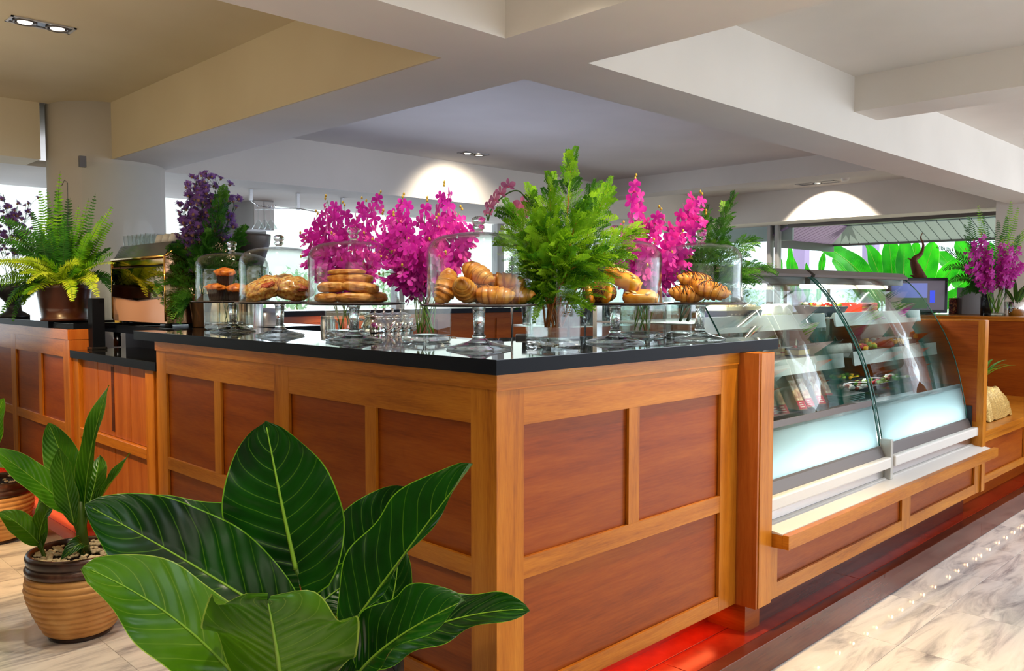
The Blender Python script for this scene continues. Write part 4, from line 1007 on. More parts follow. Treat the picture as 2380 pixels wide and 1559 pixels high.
def leaf(parent, base, ctrl, tip, W, facing, mat_='philo', fold=.25, lobe=.16, wave=.012, curl=0.0, asym=0.0, nu=14, nvv=30, tipp=.72, wp=.42, seed=0, rib=.004, twist=0.0):
    base, ctrl, tip = Vector(base), Vector(ctrl), Vector(tip); rnd = random.Random(seed); ph = rnd.uniform(0, 6)
    pt = lambda s: base*(1-s)**2+ctrl*(2*s*(1-s))+tip*(s*s)
    L = sum((pt((k+1)/20)-pt(k/20)).length for k in range(20)); f = Vector(facing).normalized()
    vs = []; fs = []; uv = []; mx = max((s**wp)*(1-s)**tipp for s in [k/60 for k in range(1, 60)])
    rib_pts = []
    for j in range(nvv+1):
        s = j/nvv; c = pt(s); tn = (pt(min(1,s+.01))-pt(max(0,s-.01))).normalized()
        n = (f-tn*f.dot(tn)).normalized(); sd = tn.cross(n)
        if twist: 
            q = Matrix.Rotation(twist*s, 3, tn); n = q@n; sd = q@sd
        w = W*(max(s,.0)**wp*(1-s)**tipp)/mx if 0 < s < 1 else (W*.02)
        rib_pts.append(c+n*.001)
        for i in range(nu+1):
            u = -1+2*i/nu; x = w*u*(1+asym*(1 if u > 0 else -1)); a = abs(x)
            back = lobe*L*(abs(u)**1.6)*(1-s)**7
            fl = fold+curl*abs(u)
            wv = wave*sin(s*15+ph+(2 if u > 0 else 0))*abs(u)**2
            p = c+sd*x*cos(fl)+n*(a*sin(fl)+wv)-tn*back
            vs.append(p); uv.append((.5+u/2, s))
    for j in range(nvv):
        for i in range(nu): k = j*(nu+1)+i; fs.append((k, k+1, k+nu+2, k+nu+1))
    me = bpy.data.meshes.new('leaf'); me.from_pydata([tuple(v-parent.location) for v in vs], [], fs); me.materials.append(M[mat_])
    me.polygons.foreach_set('use_smooth', [True]*len(fs)); ul = me.uv_layers.new(name='UVMap'); li = [0]*len(me.loops); me.loops.foreach_get('vertex_index', li)
    flat = []
    for i in li: flat += uv[i]
    ul.data.foreach_set('uv', flat); me.update()
    # the face normal must look along 'facing' so that the upper side shows its own colour
    if sum((p.normal for p in me.polygons), Vector()).dot(f) < 0: me.flip_normals()
    o = bpy.data.objects.new('leaf', me); COL.objects.link(o); o.parent = parent
    rp = [p-parent.location for p in rib_pts[:-1]]
    MB().tube(rp, [rib*(1-.8*k/len(rp)) for k in range(len(rp))], 6).build('midrib', M['midrib'], o)
    return o
def stalk(parent, pts, r=.009, m='petiole'):
    pts = [Vector(p)-parent.location for p in pts]
    a, b, c = pts[0], pts[len(pts)//2], pts[-1]
    q = [a*(1-s)**2+b*(2*s*(1-s))+c*s*s for s in [k/10 for k in range(11)]]
    return MB().tube(q, [r*(1-.35*k/10) for k in range(11)], 8).build('stalk', M[m], parent)

M['pot_dark'] = mat('black_planter', srgb(24,22,24), .35)
M['soil'] = mat('dark_soil', srgb(38,26,20), .9)
pp = spot(745, 2.14, 0); T = thing('potted_philodendron', 'large dark green broad-leaved plant in front of the counter corner', 'potted plant', pp)
MB().lathe([(0,0),(.15,0),(.165,.02),(.195,.50),(.205,.505),(.205,.53),(.190,.53),(.186,.49),(0,.49)], n=40).build('planter', M['pot_dark'], T)
MB().lathe([(0,.492),(.12,.505),(.183,.495),(.183,.491)], n=24).build('soil', M['soil'], T)
top = pp+Vector((0,0,.5))
C = lambda x, y, d: P(x, y, d)
# hero leaves: base, control, tip, half width, facing(r,u,f)
hero = [
 ('philo', (688,1322,2.12), (655,1180,2.12), (617,979,2.04), .147, (.12,.18,-1), .10, .22, .010, dict(rib=.0065, tipp=.62, wp=.40)),
 ('philo', (640,1432,2.02), (420,1290,2.05), (198,1172,1.92), .125, (-.25,.75,-.75), .28, .12, .010, dict(tipp=.62)),
 ('philo', (676,1330,2.20), (480,1270,2.30), (268,1178,2.25), .120, (-.1,.85,-.55), .38, .14, .010, dict(tipp=.66)),
 ('philo_light', (600,1640,1.86), (440,1420,1.86), (193,1317,1.72), .100, (.15,.80,-.62), .20, .10, .012, dict(tipp=.55, wp=.5)),
 ('philo_light', (652,1580,1.82), (640,1480,1.72), (622,1395,1.62), .170, (.05,.25,-1), -.28, .30, .022, dict(tipp=.55, wp=.34, rib=.006)),
 ('philo', (832,1436,2.10), (930,1300,2.12), (1099,1078,2.02), .122, (-.80,.30,-.55), .62, .12, .012, dict(rib=.005, tipp=.6)),
 ('philo', (775,1390,2.45), (850,1240,2.50), (941,1130,2.46), .110, (-.1,.35,-1), .18, .14, .010, dict(rib=.004)),
 ('philo', (850,1520,2.36), (930,1420,2.40), (925,1258,2.44), .085, (-.35,.2,-1), .25, .12, .008, dict(rib=.004)),
 ('philo', (895,1516,2.08), (1030,1420,2.06), (1230,1416,1.96), .075, (.05,.88,-.50), .22, .12, .010, dict(tipp=.66)),
 ('philo', (838,1562,1.88), (900,1480,1.82), (1079,1396,1.78), .090, (-.42,.75,-.55), .55, .20, .014, dict(tipp=.5, rib=.005)),
 ('philo', (798,1600,1.90), (770,1500,1.90), (722,1462,1.86), .045, (.3,.5,-.8), .6, .1, .006, dict(rib=.003)),
 ('philo', (730,1420,2.28), (770,1370,2.34), (860,1330,2.36), .080, (0,.8,-.6), .2, .1, .010, dict(rib=.003)),
]
for k, (mt, b, c, t, W_, fc, fo, lo, wv, kw) in enumerate(hero):
    B_, C_, T_ = C(*b), C(*c), C(*t)
    leaf(T, B_, C_, T_, W_, D3(*fc), mt, fold=fo, lobe=lo, wave=wv, seed=k, **kw)
    g = top+Vector((.05*cos(k*1.7), .05*sin(k*1.7), 0))
    stalk(T, [g, (g*.5+B_*.5)+Vector((0,0,.02)), B_], .0095)

# ribbed clay pots with young plants and white pebbles
M['clay'] = mat('ribbed_ochre_clay', srgb(206,150,84), .45, spec=.4)
noise_mat(M['clay'], [(.3, srgb(178,120,62)), (.5, srgb(208,152,86)), (.75, srgb(226,178,116))], nscale=7, detail=4)
M['clay_dark'] = mat('dark_glazed_rim', srgb(58,34,26), .3, coat=.3)
noise_mat(M['clay_dark'], [(.35, srgb(38,22,18)), (.6, srgb(74,44,34)), (.8, srgb(120,84,66))], nscale=12, detail=4)
M['pebble'] = mat('cream_pebble', srgb(222,204,166), .55)
def ribbed_pot(label, loc, scale=1.0, pebbles=230):
    t = thing('ribbed_pot', label, 'plant pot', loc); s = scale
    pr = [(0,.0),(.125*s,0),(.130*s,.012*s),(.125*s,.022*s)]
    MB().lathe(pr+[(.12*s,.022*s)], n=48).build('foot_ring', M['clay_dark'], t)
    prof = []; n = 10; z0, z1 = .022*s, .292*s
    for k in range(n):
        for q in range(6):
            tt = (k+q/6)/n; z = z0+(z1-z0)*tt; r = (.135+.078*sin(min(1,tt*1.12)*pi/2)-.012*max(0,tt-.75)/.25)*s
            prof.append((r+.0075*s*(sin(pi*(q/6))**.7), z))
    prof = [(0,z0)]+prof+[(.196*s,z1)]
    MB().lathe(prof, n=64).build('ribbed_body', M['clay'], t)
    MB().lathe([(.196*s,z1-.004),(.209*s,z1+.004),(.213*s,z1+.022*s),(.205*s,z1+.035*s),(.196*s,z1+.040*s),(.206*s,z1+.050*s),(.209*s,z1+.072*s),(.203*s,z1+.085*s),(.188*s,z1+.086*s),(.183*s,z1+.07*s),(.183*s,z1-.02)], n=64).build('dark_rim', M['clay_dark'], t)
    MB().lathe([(0,z1+.055*s),(.183*s,z1+.055*s),(.183*s,z1+.04*s)], n=32).build('soil', M['soil'], t)
    rnd = random.Random(3); base_p = None
    for k in range(pebbles):
        a = rnd.uniform(0, 2*pi); r = (.178*s)*rnd.random()**.5; sz = rnd.uniform(.008,.014)
        if base_p is None:
            bm = bmesh.new(); bmesh.ops.create_icosphere(bm, subdivisions=1, radius=1); mm = MB().bm(bm, smooth=True); o = base_p = mm.build('pebble', M['pebble'], t)
        else: o = copy_one(base_p, t)
        o.location = (r*cos(a), r*sin(a), z1+.060*s+rnd.uniform(0,.010)); o.scale = (sz*rnd.uniform(1,1.5), sz, sz*.75); o.rotation_euler = (rnd.uniform(-.3,.3), rnd.uniform(-.3,.3), rnd.uniform(0,6))
    return t, z1+.055*s
lp = spot(167, 3.66, 0)
t, zt = ribbed_pot('ochre ribbed clay pot with white pebbles, nearest on the marble floor', lp, 1.0)
d0 = 3.66
# main stem
S0 = lp+Vector((.03,-.01,zt)); PL = thing('young_plant', 'young broad-leaved plant with upright leaves in the nearest ribbed pot', 'potted plant', S0)
sb = C(192,1300,d0); st = C(188,1165,d0)
MB().tube([Vector((0,0,-.02)), C(190,1240,d0)-S0, st-S0], [.022,.024,.012], 10).build('trunk', M['petiole'], PL)
yl = [
 ((196,1200,d0),(200,1040,d0-.05),(254,895,d0-.02),.062,(-.55,.1,-.9),.35,.04),
 ((178,1190,d0),(150,1060,d0+.05),(112,983,d0+.0),.075,(.3,.3,-1),.20,.06),
 ((178,1195,d0),(95,1120,d0-.1),(-25,1038,d0-.2),.072,(.2,.85,-.6),.25,.06),
 ((172,1215,d0-.05),(150,1120,d0-.10),(138,1038,d0-.12),.062,(-.2,.1,-1),.20,.06),
 ((200,1195,d0),(225,1120,d0+.05),(232,1058,d0+.12),.062,(-.1,.5,-1),.20,.06),
 ((205,1190,d0),(245,1150,d0-.05),(303,1052,d0-.08),.038,(-.5,.6,-.7),.5,.04),
 ((190,1215,d0),(195,1130,d0+.1),(205,1075,d0+.15),.05,(.2,.3,-1),.20,.06),
]
for k, (b, c, tp, w, fc, fo, lo) in enumerate(yl):
    leaf(PL, C(*b), C(*c), C(*tp), w, D3(*fc), 'young', fold=fo, lobe=lo, wave=.006, seed=30+k, tipp=.75, wp=.62, nu=10, nvv=22, rib=.003)
    stalk(PL, [C(190,1260,d0), C((b[0]+190)/2,(b[1]+1260)/2,d0), C(*b)], .007)
S1 = lp+Vector((-.12,.04,zt)); PS = thing('plant_shoot', 'small offset shoot with two pale leaves at the left of the nearest ribbed pot', 'potted plant', S1)
q0 = C(92,1290,d0)
for k, (b, c, tp, w, fc) in enumerate([((90,1262,d0),(50,1215,d0-.05),(-2,1190,d0-.08),.055,(.3,.7,-.7)),((92,1255,d0),(95,1200,d0-.05),(128,1160,d0-.06),.055,(-.5,.3,-.9)),((96,1275,d0),(100,1200,d0+.05),(100,1135,d0+.1),.03,(.1,.1,-1))]):
    leaf(PS, C(*b), C(*c), C(*tp), w, D3(*fc), 'philo_light' if k < 2 else 'young', fold=.3, lobe=.05, wave=.006, seed=60+k, tipp=.7, wp=.55, nu=10, nvv=20, rib=.0025)
    stalk(PS, [S1+Vector((0,0,-.01)), (S1+C(*b))/2, C(*b)], .008)
S2 = C(190,1285,d0-.05); PT = thing('curled_leaf_shoot', 'low curled green leaf over the pebbles of the nearest pot', 'potted plant', S2)
leaf(PT, S2, C(205,1235,d0-.1), C(140,1302,d0-.16), .04, D3(.2,.7,-.7), 'philo', fold=.4, lobe=.05, wave=.004, seed=66, nu=8, nvv=16, rib=.002)
lp2 = spot(-28, 5.05, 0)
t, zt = ribbed_pot('ochre ribbed clay pot half cut off at the left edge, further back', lp2, 1.0, 60)
d2_ = 5.05; S3 = lp2+Vector((0,0,zt)); PR = thing('young_plant', 'broad-leaved plant in the farther ribbed pot, mostly beyond the left edge', 'potted plant', S3)
for k, (b, c, tp, w, fc, mt) in enumerate([((-30,1080,d2_),(-20,1000,d2_),(8,925,d2_),.085,(-.2,.2,-1),'young'),((-28,1090,d2_),(5,1060,d2_-.1),(40,1095,d2_-.15),.06,(.1,.9,-.5),'young'),((-40,1090,d2_),(-80,1020,d2_),(-130,960,d2_),.08,(.3,.4,-.9),'young'),((-28,1100,d2_),(-30,1030,d2_-.1),(-70,960,d2_-.1),.07,(0,.4,-.9),'young')]):
    leaf(PR, C(*b), C(*c), C(*tp), w, D3(*fc), mt, fold=.2, lobe=.06, wave=.006, seed=90+k, tipp=.7, wp=.5, nu=10, nvv=20, rib=.003)
    stalk(PR, [S3+Vector((0,0,-.01)), (S3+C(*b))/2, C(*b)], .010)

# ================================================================ ferns, asters, feathery greens
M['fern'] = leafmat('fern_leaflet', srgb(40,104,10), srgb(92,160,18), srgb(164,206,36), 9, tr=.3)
M['fern_dark'] = leafmat('fern_leaflet_shade_tone', srgb(14,54,12), srgb(36,96,18), srgb(70,140,30), 9, tr=.25)  # shade among the fronds put into a darker leaf colour
M['fern_pale'] = leafmat('fern_leaflet_lit_tone', srgb(120,160,14), srgb(176,206,30), srgb(226,236,80), 12, tr=.3)  # light on the front fronds put into a paler leaf colour
def fern_frond(parent, base, ctrl, tip, mat_, pairs=34, w=.045, seed=0, facing=None, lw=.008):
    base, ctrl, tip = Vector(base), Vector(ctrl), Vector(tip); rnd = random.Random(seed); pl = parent.location
    pt = lambda s: base*(1-s)**2+ctrl*(2*s*(1-s))+tip*s*s
    mb = MB(); mb.tube([pt(k/12)-pl for k in range(13)], [.0022*(1-.7*k/12) for k in range(13)], 5, mi=1)
    vs = []; fs = []
    f = Vector(facing) if facing is not None else (UZ*.8-FH*.5)
    for k in range(pairs*2):
        s = .08+.92*(k//2)/pairs; c = pt(s)-pl; tn = (pt(min(1,s+.02))-pt(max(0,s-.02))).normalized(); n = (f-tn*f.dot(tn)).normalized(); sd = tn.cross(n)*(1 if k%2 else -1)
        l = w*(min(1,s*4)**.7)*(1-s)**.55*rnd.uniform(.85,1.1)+.003
        d = (sd*.92+tn*.35+n*rnd.uniform(-.15,.35)-UZ*.12).normalized(); wd = d.cross(n).normalized()*lw*.5*(.5+.5*(1-s))
        b = len(vs); dn = -n*l*.12
        vs += [c-wd*.6, c+d*l*.45-wd+dn*.2, c+d*l+dn, c+d*l*.45+wd+dn*.2, c+wd*.6]; fs.append((b, b+1, b+2, b+3, b+4))
    mb.add(vs, fs, False, 0)
    return mb.build('frond', [M[mat_], M['stem_dark']], parent)
M['brown_pot'] = mat('dark_brown_glazed_pot', srgb(64,30,18), .3, coat=.2)
fp = spot(150, 5.33, 1.3305); FN = thing('potted_fern', 'big arching fern in a dark brown pot on the left counter', 'potted fern', fp)
MB().lathe([(0,0),(.135,0),(.139,.008),(.139,.02),(.132,.024),(.143,.09),(.152,.16),(.158,.20),(.162,.215),(.158,.23),(.148,.23),(.146,.20),(0,.20)], n=48).build('pot', M['brown_pot'], FN)
dd = 5.33
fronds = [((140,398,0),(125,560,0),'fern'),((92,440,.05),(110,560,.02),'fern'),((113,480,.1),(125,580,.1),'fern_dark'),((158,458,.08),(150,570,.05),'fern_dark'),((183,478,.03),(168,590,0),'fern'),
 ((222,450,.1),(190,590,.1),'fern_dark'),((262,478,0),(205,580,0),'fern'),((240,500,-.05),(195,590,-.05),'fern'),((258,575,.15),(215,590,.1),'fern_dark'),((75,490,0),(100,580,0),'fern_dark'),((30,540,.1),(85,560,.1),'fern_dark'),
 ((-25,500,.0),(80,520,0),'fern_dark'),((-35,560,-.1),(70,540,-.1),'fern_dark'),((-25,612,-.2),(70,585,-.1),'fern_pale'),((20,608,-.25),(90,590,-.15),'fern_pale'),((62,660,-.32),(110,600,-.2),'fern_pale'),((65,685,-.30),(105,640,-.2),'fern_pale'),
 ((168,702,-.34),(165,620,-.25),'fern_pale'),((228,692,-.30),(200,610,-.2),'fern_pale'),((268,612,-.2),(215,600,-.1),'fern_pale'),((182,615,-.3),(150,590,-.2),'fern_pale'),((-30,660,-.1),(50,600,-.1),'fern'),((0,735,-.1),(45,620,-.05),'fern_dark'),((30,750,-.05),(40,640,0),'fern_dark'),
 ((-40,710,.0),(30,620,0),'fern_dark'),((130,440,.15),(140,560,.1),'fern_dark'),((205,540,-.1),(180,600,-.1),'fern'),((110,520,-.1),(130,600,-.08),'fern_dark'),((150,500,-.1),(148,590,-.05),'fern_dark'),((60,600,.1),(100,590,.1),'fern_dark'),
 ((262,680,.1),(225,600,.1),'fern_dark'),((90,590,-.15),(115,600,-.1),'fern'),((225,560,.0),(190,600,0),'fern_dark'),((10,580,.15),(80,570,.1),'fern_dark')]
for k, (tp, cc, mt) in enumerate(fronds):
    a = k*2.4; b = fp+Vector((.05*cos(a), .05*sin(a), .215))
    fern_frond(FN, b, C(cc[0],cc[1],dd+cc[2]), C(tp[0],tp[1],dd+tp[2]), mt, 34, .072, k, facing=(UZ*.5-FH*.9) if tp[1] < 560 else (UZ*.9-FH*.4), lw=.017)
rr_ = random.Random(9)
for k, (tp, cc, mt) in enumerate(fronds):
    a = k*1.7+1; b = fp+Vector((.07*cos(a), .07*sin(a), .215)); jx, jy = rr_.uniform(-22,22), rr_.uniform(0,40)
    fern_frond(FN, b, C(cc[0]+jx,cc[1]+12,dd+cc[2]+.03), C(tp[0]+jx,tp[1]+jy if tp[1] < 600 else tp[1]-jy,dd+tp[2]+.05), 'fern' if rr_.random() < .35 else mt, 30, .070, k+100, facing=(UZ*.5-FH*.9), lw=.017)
MB().tube([fp-fp+Vector((.02,0,.2)), C(158,480,dd)-fp, C(157,425,dd)-fp, C(150,418,dd)-fp, C(143,432,dd)-fp], .0022, 5).build('wire_hook', M['black'], FN)

M['aster'] = petal_mat('aster_petal', srgb(104,62,156), srgb(146,98,190), srgb(192,150,220))
M['aster_mid'] = mat('aster_centre', srgb(150,110,90), .7)
AH = {}
def aster_stem(label, base, tip, nh, group, seed=0, mats=None, spread=.06, sc=1.0):
    rnd = random.Random(seed); base = Vector(base); tip = Vector(tip); t = thing('aster_stem', label, 'aster', base, 0, group); L = tip-base
    MB().tube([L*(k/8)+Vector((0,0,.03*sin(pi*k/8))) for k in range(9)], .002, 5).build('stem', M['stem_dark'], t)
    lv = MB(); tw = MB()
    for k in range(nh):
        s = .55+.45*rnd.random(); c = L*s; off = Vector((rnd.uniform(-1,1), rnd.uniform(-1,1), rnd.uniform(-.3,1)))*spread; q = c+off
        tw.tube([c-L*.06, (c+q)/2+Vector((0,0,-.005)), q], .001, 4)
        if 'h' not in AH:
            m = MB(); n = 22
            for j in range(n):
                a = 2*pi*j/n; r0 = rnd.uniform(.010,.0135); d = Vector((cos(a), sin(a), rnd.uniform(.1,.5))); w = Vector((-sin(a), cos(a), 0))*.0016
                m.add([d*.003-w, d*.003+w, d*r0+w*.7, d*r0-w*.7], [(0,1,2,3)], mi=0)
            for j in range(14):
                a = 2*pi*j/14+.2; d = Vector((cos(a), sin(a), .8)); w = Vector((-sin(a), cos(a), 0))*.0014
                m.add([d*.002-w, d*.002+w, d*.008+w*.7, d*.008-w*.7], [(0,1,2,3)], mi=0)
            m.lathe([(0,-.006),(.003,-.004),(.0035,.001),(.002,.004),(0,.005)], n=8, mi=1); o = AH['h'] = m.build('flower_head', [M['aster'], M['aster_mid']], t)
        else: o = copy_one(AH['h'], t)
        o.location = q; o.rotation_euler = (rnd.uniform(-.8,.8), rnd.uniform(-.8,.8), 0); o.scale = (sc*rnd.uniform(.8,1.2),)*3
    tw.build('side_stems', M['stem_dark'], t)
    for k in range(14):
        c = L*rnd.uniform(.2,.85); d = Vector((rnd.uniform(-1,1), rnd.uniform(-1,1), rnd.uniform(0,.6))).normalized(); w = d.cross(UZ).normalized()*.003
        lv.add([c, c+d*.03+w, c+d*.06, c+d*.03-w], [(0,1,2,3)])
    lv.build('leaflets', M['cypress_dark'], t); return t
bv = spot(466, 4.80, 1.3105); t = thing('brown_vase', 'tapered brown vase holding asters and feathery greens beside the coffee machine', 'vase', bv)
M['vase_brown'] = mat('bronze_brown_vase', srgb(92,66,44), .25, metal=.3)
MB().lathe([(0,0),(.042,0),(.045,.005),(.050,.06),(.058,.12),(.066,.18),(.068,.19),(.064,.19),(.055,.12),(0,.03)], n=32).build('vase_body', M['vase_brown'], t)
da = 4.80
for k, (tx, ty, e, n) in enumerate([(455,412,.02,9),(480,402,.0,10),(505,418,.05,9),(530,452,.04,9),(440,445,.0,10),(545,480,.03,7),(426,480,-.02,8),(452,515,-.05,9),(472,462,-.08,10),(502,458,-.04,9),(440,560,.0,6),(462,610,.02,5)]):
    aster_stem('purple aster stem, %s, in the brown vase' % ['upper left','tallest in the middle','tallest right','leaning right','left','lowest at right','farthest left','front left','front centre','front right','low at left','lowest'][k], bv+Vector((.02*cos(k*2.), .02*sin(k*2.), .12)), C(tx, ty, da+e), n+17, 'purple asters beside the coffee machine', seed=k, sc=2.2)
for k, (tx, ty, e, n, ph) in enumerate([(515,462,-.1,44,'standing tallest'),(555,545,-.1,40,'leaning right'),(592,625,-.05,36,'reaching far right'),(430,590,-.05,34,'leaning left'),(405,660,-.05,32,'bending far left'),(425,700,-.08,28,'drooping at lower left'),(560,640,-.12,34,'low at right'),(480,560,-.14,40,'in the middle'),(500,640,-.16,34,'hanging at the front')]):
    branch('feathery dark green branch, %s, beside the coffee machine' % ph, 'foliage branch', bv+Vector((.02*cos(k*2.4), .02*sin(k*2.4), .14)), C(tx, ty, da+e), .8, n, CD, 'feathery branches beside the coffee machine', seed=120+k, sag=.12 if ty > 560 else 0, start=.30, fl=.13, wl=.003, name='feathery_branch')
bv2 = spot(32, 6.0, 1.3305); t = thing('black_vase', 'dark curved vase of asters behind the fern at far left', 'vase', bv2)
MB().lathe([(0,0),(.10,0),(.10,.02),(.05,.05),(.045,.10),(.10,.16),(.12,.22),(.11,.24),(0,.22)], n=32).build('vase_body', M['black'], t)
for k, (tx, ty, e, n) in enumerate([(8,452,0,9),(40,480,.02,10),(68,470,0,9),(25,520,-.05,10),(60,540,-.04,9),(-10,540,0,8),(-30,480,0,6)]):
    aster_stem('purple aster stem, %s, behind the fern' % ['tall at the left','upper middle','upper right','lower middle','low right','low left','beyond the left edge'][k], bv2+Vector((.03*cos(k*2.), .03*sin(k*2.), .2)), C(tx, ty, 6.0+e), n+8, 'asters behind the fern', seed=40+k, sc=1.9)
# ================================================================ coffee machine and things behind the bar
M['hood'] = mat('dark_glossy_hood', srgb(60,64,76), .12, spec=.8)
cmn = thing('coffee_machine', 'polished bronze espresso machine with mirror back panel, cups on top', 'coffee machine', (0,0,0))
MB().ext([(2.985,1.335),(3.775,1.335),(3.775,1.485),(3.38,1.462),(2.985,1.485)], 'x', .286, .33).build('lower_panel', M['bronze_soft'], cmn)
MB().ext([(2.985,1.485),(3.38,1.462),(3.775,1.485),(3.775,1.655),(2.985,1.655)], 'x', .278, .33).build('mirror_panel', M['mirror_bronze'] if 'mirror_bronze' in M else M['brass'], cmn)
MB().box((.283,2.985,1.665), (.33,3.775,1.705), bev=.006).build('upper_strip', M['brass'], cmn)
MB().tube([(.282,2.98,1.712),(.282,3.78,1.712)], .007, 8).build('gold_trim', M['gold_trim'], cmn)
MB().tube([(.282,2.978,1.345),(.282,2.978,1.710)], .006, 8).build('gold_trim', M['gold_trim'], cmn)
MB().tube([(.282,3.782,1.345),(.282,3.782,1.710)], .006, 8).build('gold_trim', M['gold_trim'], cmn)
side = [(.285,1.335),(.80,1.335),(.82,1.50),(.80,1.72),(.72,1.80),(.60,1.825),(.48,1.815),(.36,1.765),(.285,1.715)]
MB().ext(side, 'y', 2.972, 2.986).build('side_panel', M['brass'], cmn)
MB().ext(side, 'y', 3.776, 3.79).build('side_panel', M['brass'], cmn)
MB().tube([(x, 2.969, z) for x, z in side[4:]][::-1]+[], .006, 8).build('gold_trim', M['gold_trim'], cmn)
MB().ext([(max(x,.335), min(z-.01,1.755)) for x, z in side if (x, z) != (.36,1.765)], 'y', 2.99, 3.772).build('body', M['black'], cmn)
MB().ext([(.290,1.716),(.335,1.797),(.74,1.797),(.74,1.72)], 'y', 2.995, 3.766).build('top_hood', M['hood'], cmn)
for x, y in ((.33,3.05),(.33,3.70),(.75,3.05),(.75,3.70)): MB().lathe([(0,1.3105),(.02,1.3105),(.02,1.336),(0,1.336)], (x,y,0), 16).build('foot', M['black'], cmn)
def glass_cup(r=.028, h=.055): return MB().lathe([(0,0),(r*.7,0),(r*.85,.004),(r,h),(r-.0015,h),(r*.8,.006),(0,.006)], n=20)
g0 = None
for k in range(12):
    p = Vector((.37+.07*(k%2), 3.74-.070*(k//2)*1.0, 1.7972))
    if g0 is None: g0 = o = glass_cup(.030,.066).build('glass', M['glass'])
    else: o = copy_one(g0)
    o.location = p; tag(o, 'small clear glass among those upside on the coffee machine', 'glass', 'glasses on the coffee machine')
g0 = None
for k in range(6):
    if g0 is None: g0 = o = MB().lathe([(.0,.052),(.018,.052),(.028,.045),(.040,.0),(.038,.0),(.026,.043),(0,.049)], n=24).build('cup', M['white'])
    else: o = copy_one(g0)
    o.location = (.385+.088*(k%2), 3.26-.095*(k//2), 1.7972); tag(o, 'white cup upside down on the coffee machine', 'cup', 'white cups on the coffee machine')
o = MB().box((0,0,0),(.06,.10,.12), bev=.004).build('yellow_carton', mat('yellow_card', srgb(200,170,60), .6), None, 'yellow carton left of the coffee machine on the black counter', 'carton'); o.location = (.34,3.82,1.3105)

# steel tea pots, jug, urn, mills
def teapot():
    t = thing('teapot', '-', 'teapot')
    MB().lathe([(0,0),(.036,0),(.042,.01),(.047,.035),(.046,.06),(.038,.082),(.030,.088),(.030,.092),(.038,.095),(.039,.10),(.02,.108),(.004,.112),(.004,.118),(.007,.122),(.005,.127),(0,.128)], n=28).build('pot_body', M['chrome'], t)
    MB().tube([(.04,0,.085),(.065,0,.088),(.078,0,.06),(.070,0,.035),(.045,0,.022)], .005, 8).build('handle', M['chrome'], t)
    MB().tube([(-.042,0,.045),(-.06,0,.06),(-.072,0,.088)], [.012,.008,.006], 8).build('spout', M['chrome'], t)
    return t
tp = None
for k, px in enumerate((872, 893, 913, 932)):
    t = teapot() if tp is None else copy_tree(tp); tp = tp or t
    p = P(px, 775, 4.05+.06*k); t.location = (p.x, p.y, 1.265); t.rotation_euler = (0,0,radians(140)); t.scale = (1.35,1.35,1.3)
    t['label'] = 'small steel teapot, %s of the four behind the slab' % ['leftmost','second from left','third from left','rightmost']*1 if False else 'small steel teapot, %s in the row of four' % ['leftmost','second from left','third from left','rightmost'][k]; t['group'] = 'steel teapots behind the slab'
ts = thing('pot_shelf', 'low steel shelf under the row of teapots and mills', 'shelf', (0,0,0))
a = P(760,775,4.2); 
MB().box((.66,1.3,1.245),(1.36,2.2,1.264)).build('shelf_sheet', M['steel'], ts)
for x, y in ((.68,1.32),(1.34,1.32),(.68,2.18),(1.34,2.18)): MB().tube([(x,y,1.141),(x,y,1.245)], .008, 8).build('leg', M['steel'], ts)
p = P(762, 772, 4.6); t = thing('milk_jug', 'tall steel jug behind the puff pastry stand', 'jug', (p.x, p.y, 1.1405))
MB().lathe([(0,0),(.045,0),(.047,.01),(.040,.20),(.036,.235),(.038,.24),(.034,.24),(.036,.2),(0,.02)], n=24).build('jug_body', M['steel'], t)
MB().tube([(.037,0,.22),(.07,0,.2),(.07,0,.1),(.043,0,.06)], .005, 8).build('handle', M['steel'], t)
p = P(616, 740, 5.2); t = thing('coffee_urn', 'large steel urn hanging group behind the second stand', 'urn', (p.x, p.y, 1.1405))
MB().lathe([(0,0),(.10,0),(.105,.02),(.105,.24),(.075,.27),(0,.275)], n=36).build('urn_body', M['steel'], t)
MB().tube([(-.07,-.08,.05),(-.11,-.12,.05),(-.11,-.12,.02)], .008, 8).build('tap', M['black'], t)
for k, px in enumerate((1041, 1054)):
    p = P(px, 775, 3.75+.1*k); o = MB().lathe([(0,0),(.027,0),(.029,.012),(.027,.05),(.020,.075),(.024,.10),(.022,.125),(.012,.135),(.017,.15),(.010,.165),(0,.168)], n=24).build('pepper_mill', M['steel'] if k == 0 else M['alu'], None, ['bright steel pepper mill left of the croissant stand stem','darker pepper mill behind the bright steel one'][k], 'pepper mill'); o.location = (p.x, p.y, 1.2645 if p.x < 1.36 and p.y > 1.3 else 1.1405); o.scale = (1,1,1.0)
# glasses: racks of stemware
def goblet():
    return MB().lathe([(0,0),(.030,0),(.030,.002),(.004,.006),(.0035,.055),(.010,.065),(.030,.085),(.034,.115),(.028,.15),(.0268,.15),(.0325,.115),(.0285,.087),(.009,.069),(0,.067)], n=20)
def tumbler():
    return MB().lathe([(0,0),(.028,0),(.030,.006),(.034,.11),(.0325,.11),(.028,.012),(0,.010)], n=20)
g1 = None; cnt = 0
for k in range(24):
    i, j = k % 8, k//8; x = .72+.085*i; y = 1.14-.085*j*1.0
    z = 1.1405
    if g1 is None: g1 = o = goblet().build('wine_glass', M['glass_solid'])
    else: o = copy_one(g1)
    o.location = (x, y, z); tag(o, 'clear wine glass, one of the crowd behind the croissant stand', 'wine glass', 'wine glasses behind the croissant stand')
rk = thing('glass_rack', 'three tier wire rack full of glassware behind the poppy bun stand', 'rack', (0,0,0))
RX0, RX1, RY0, RY1 = 1.50, 2.10, 1.05, 1.45
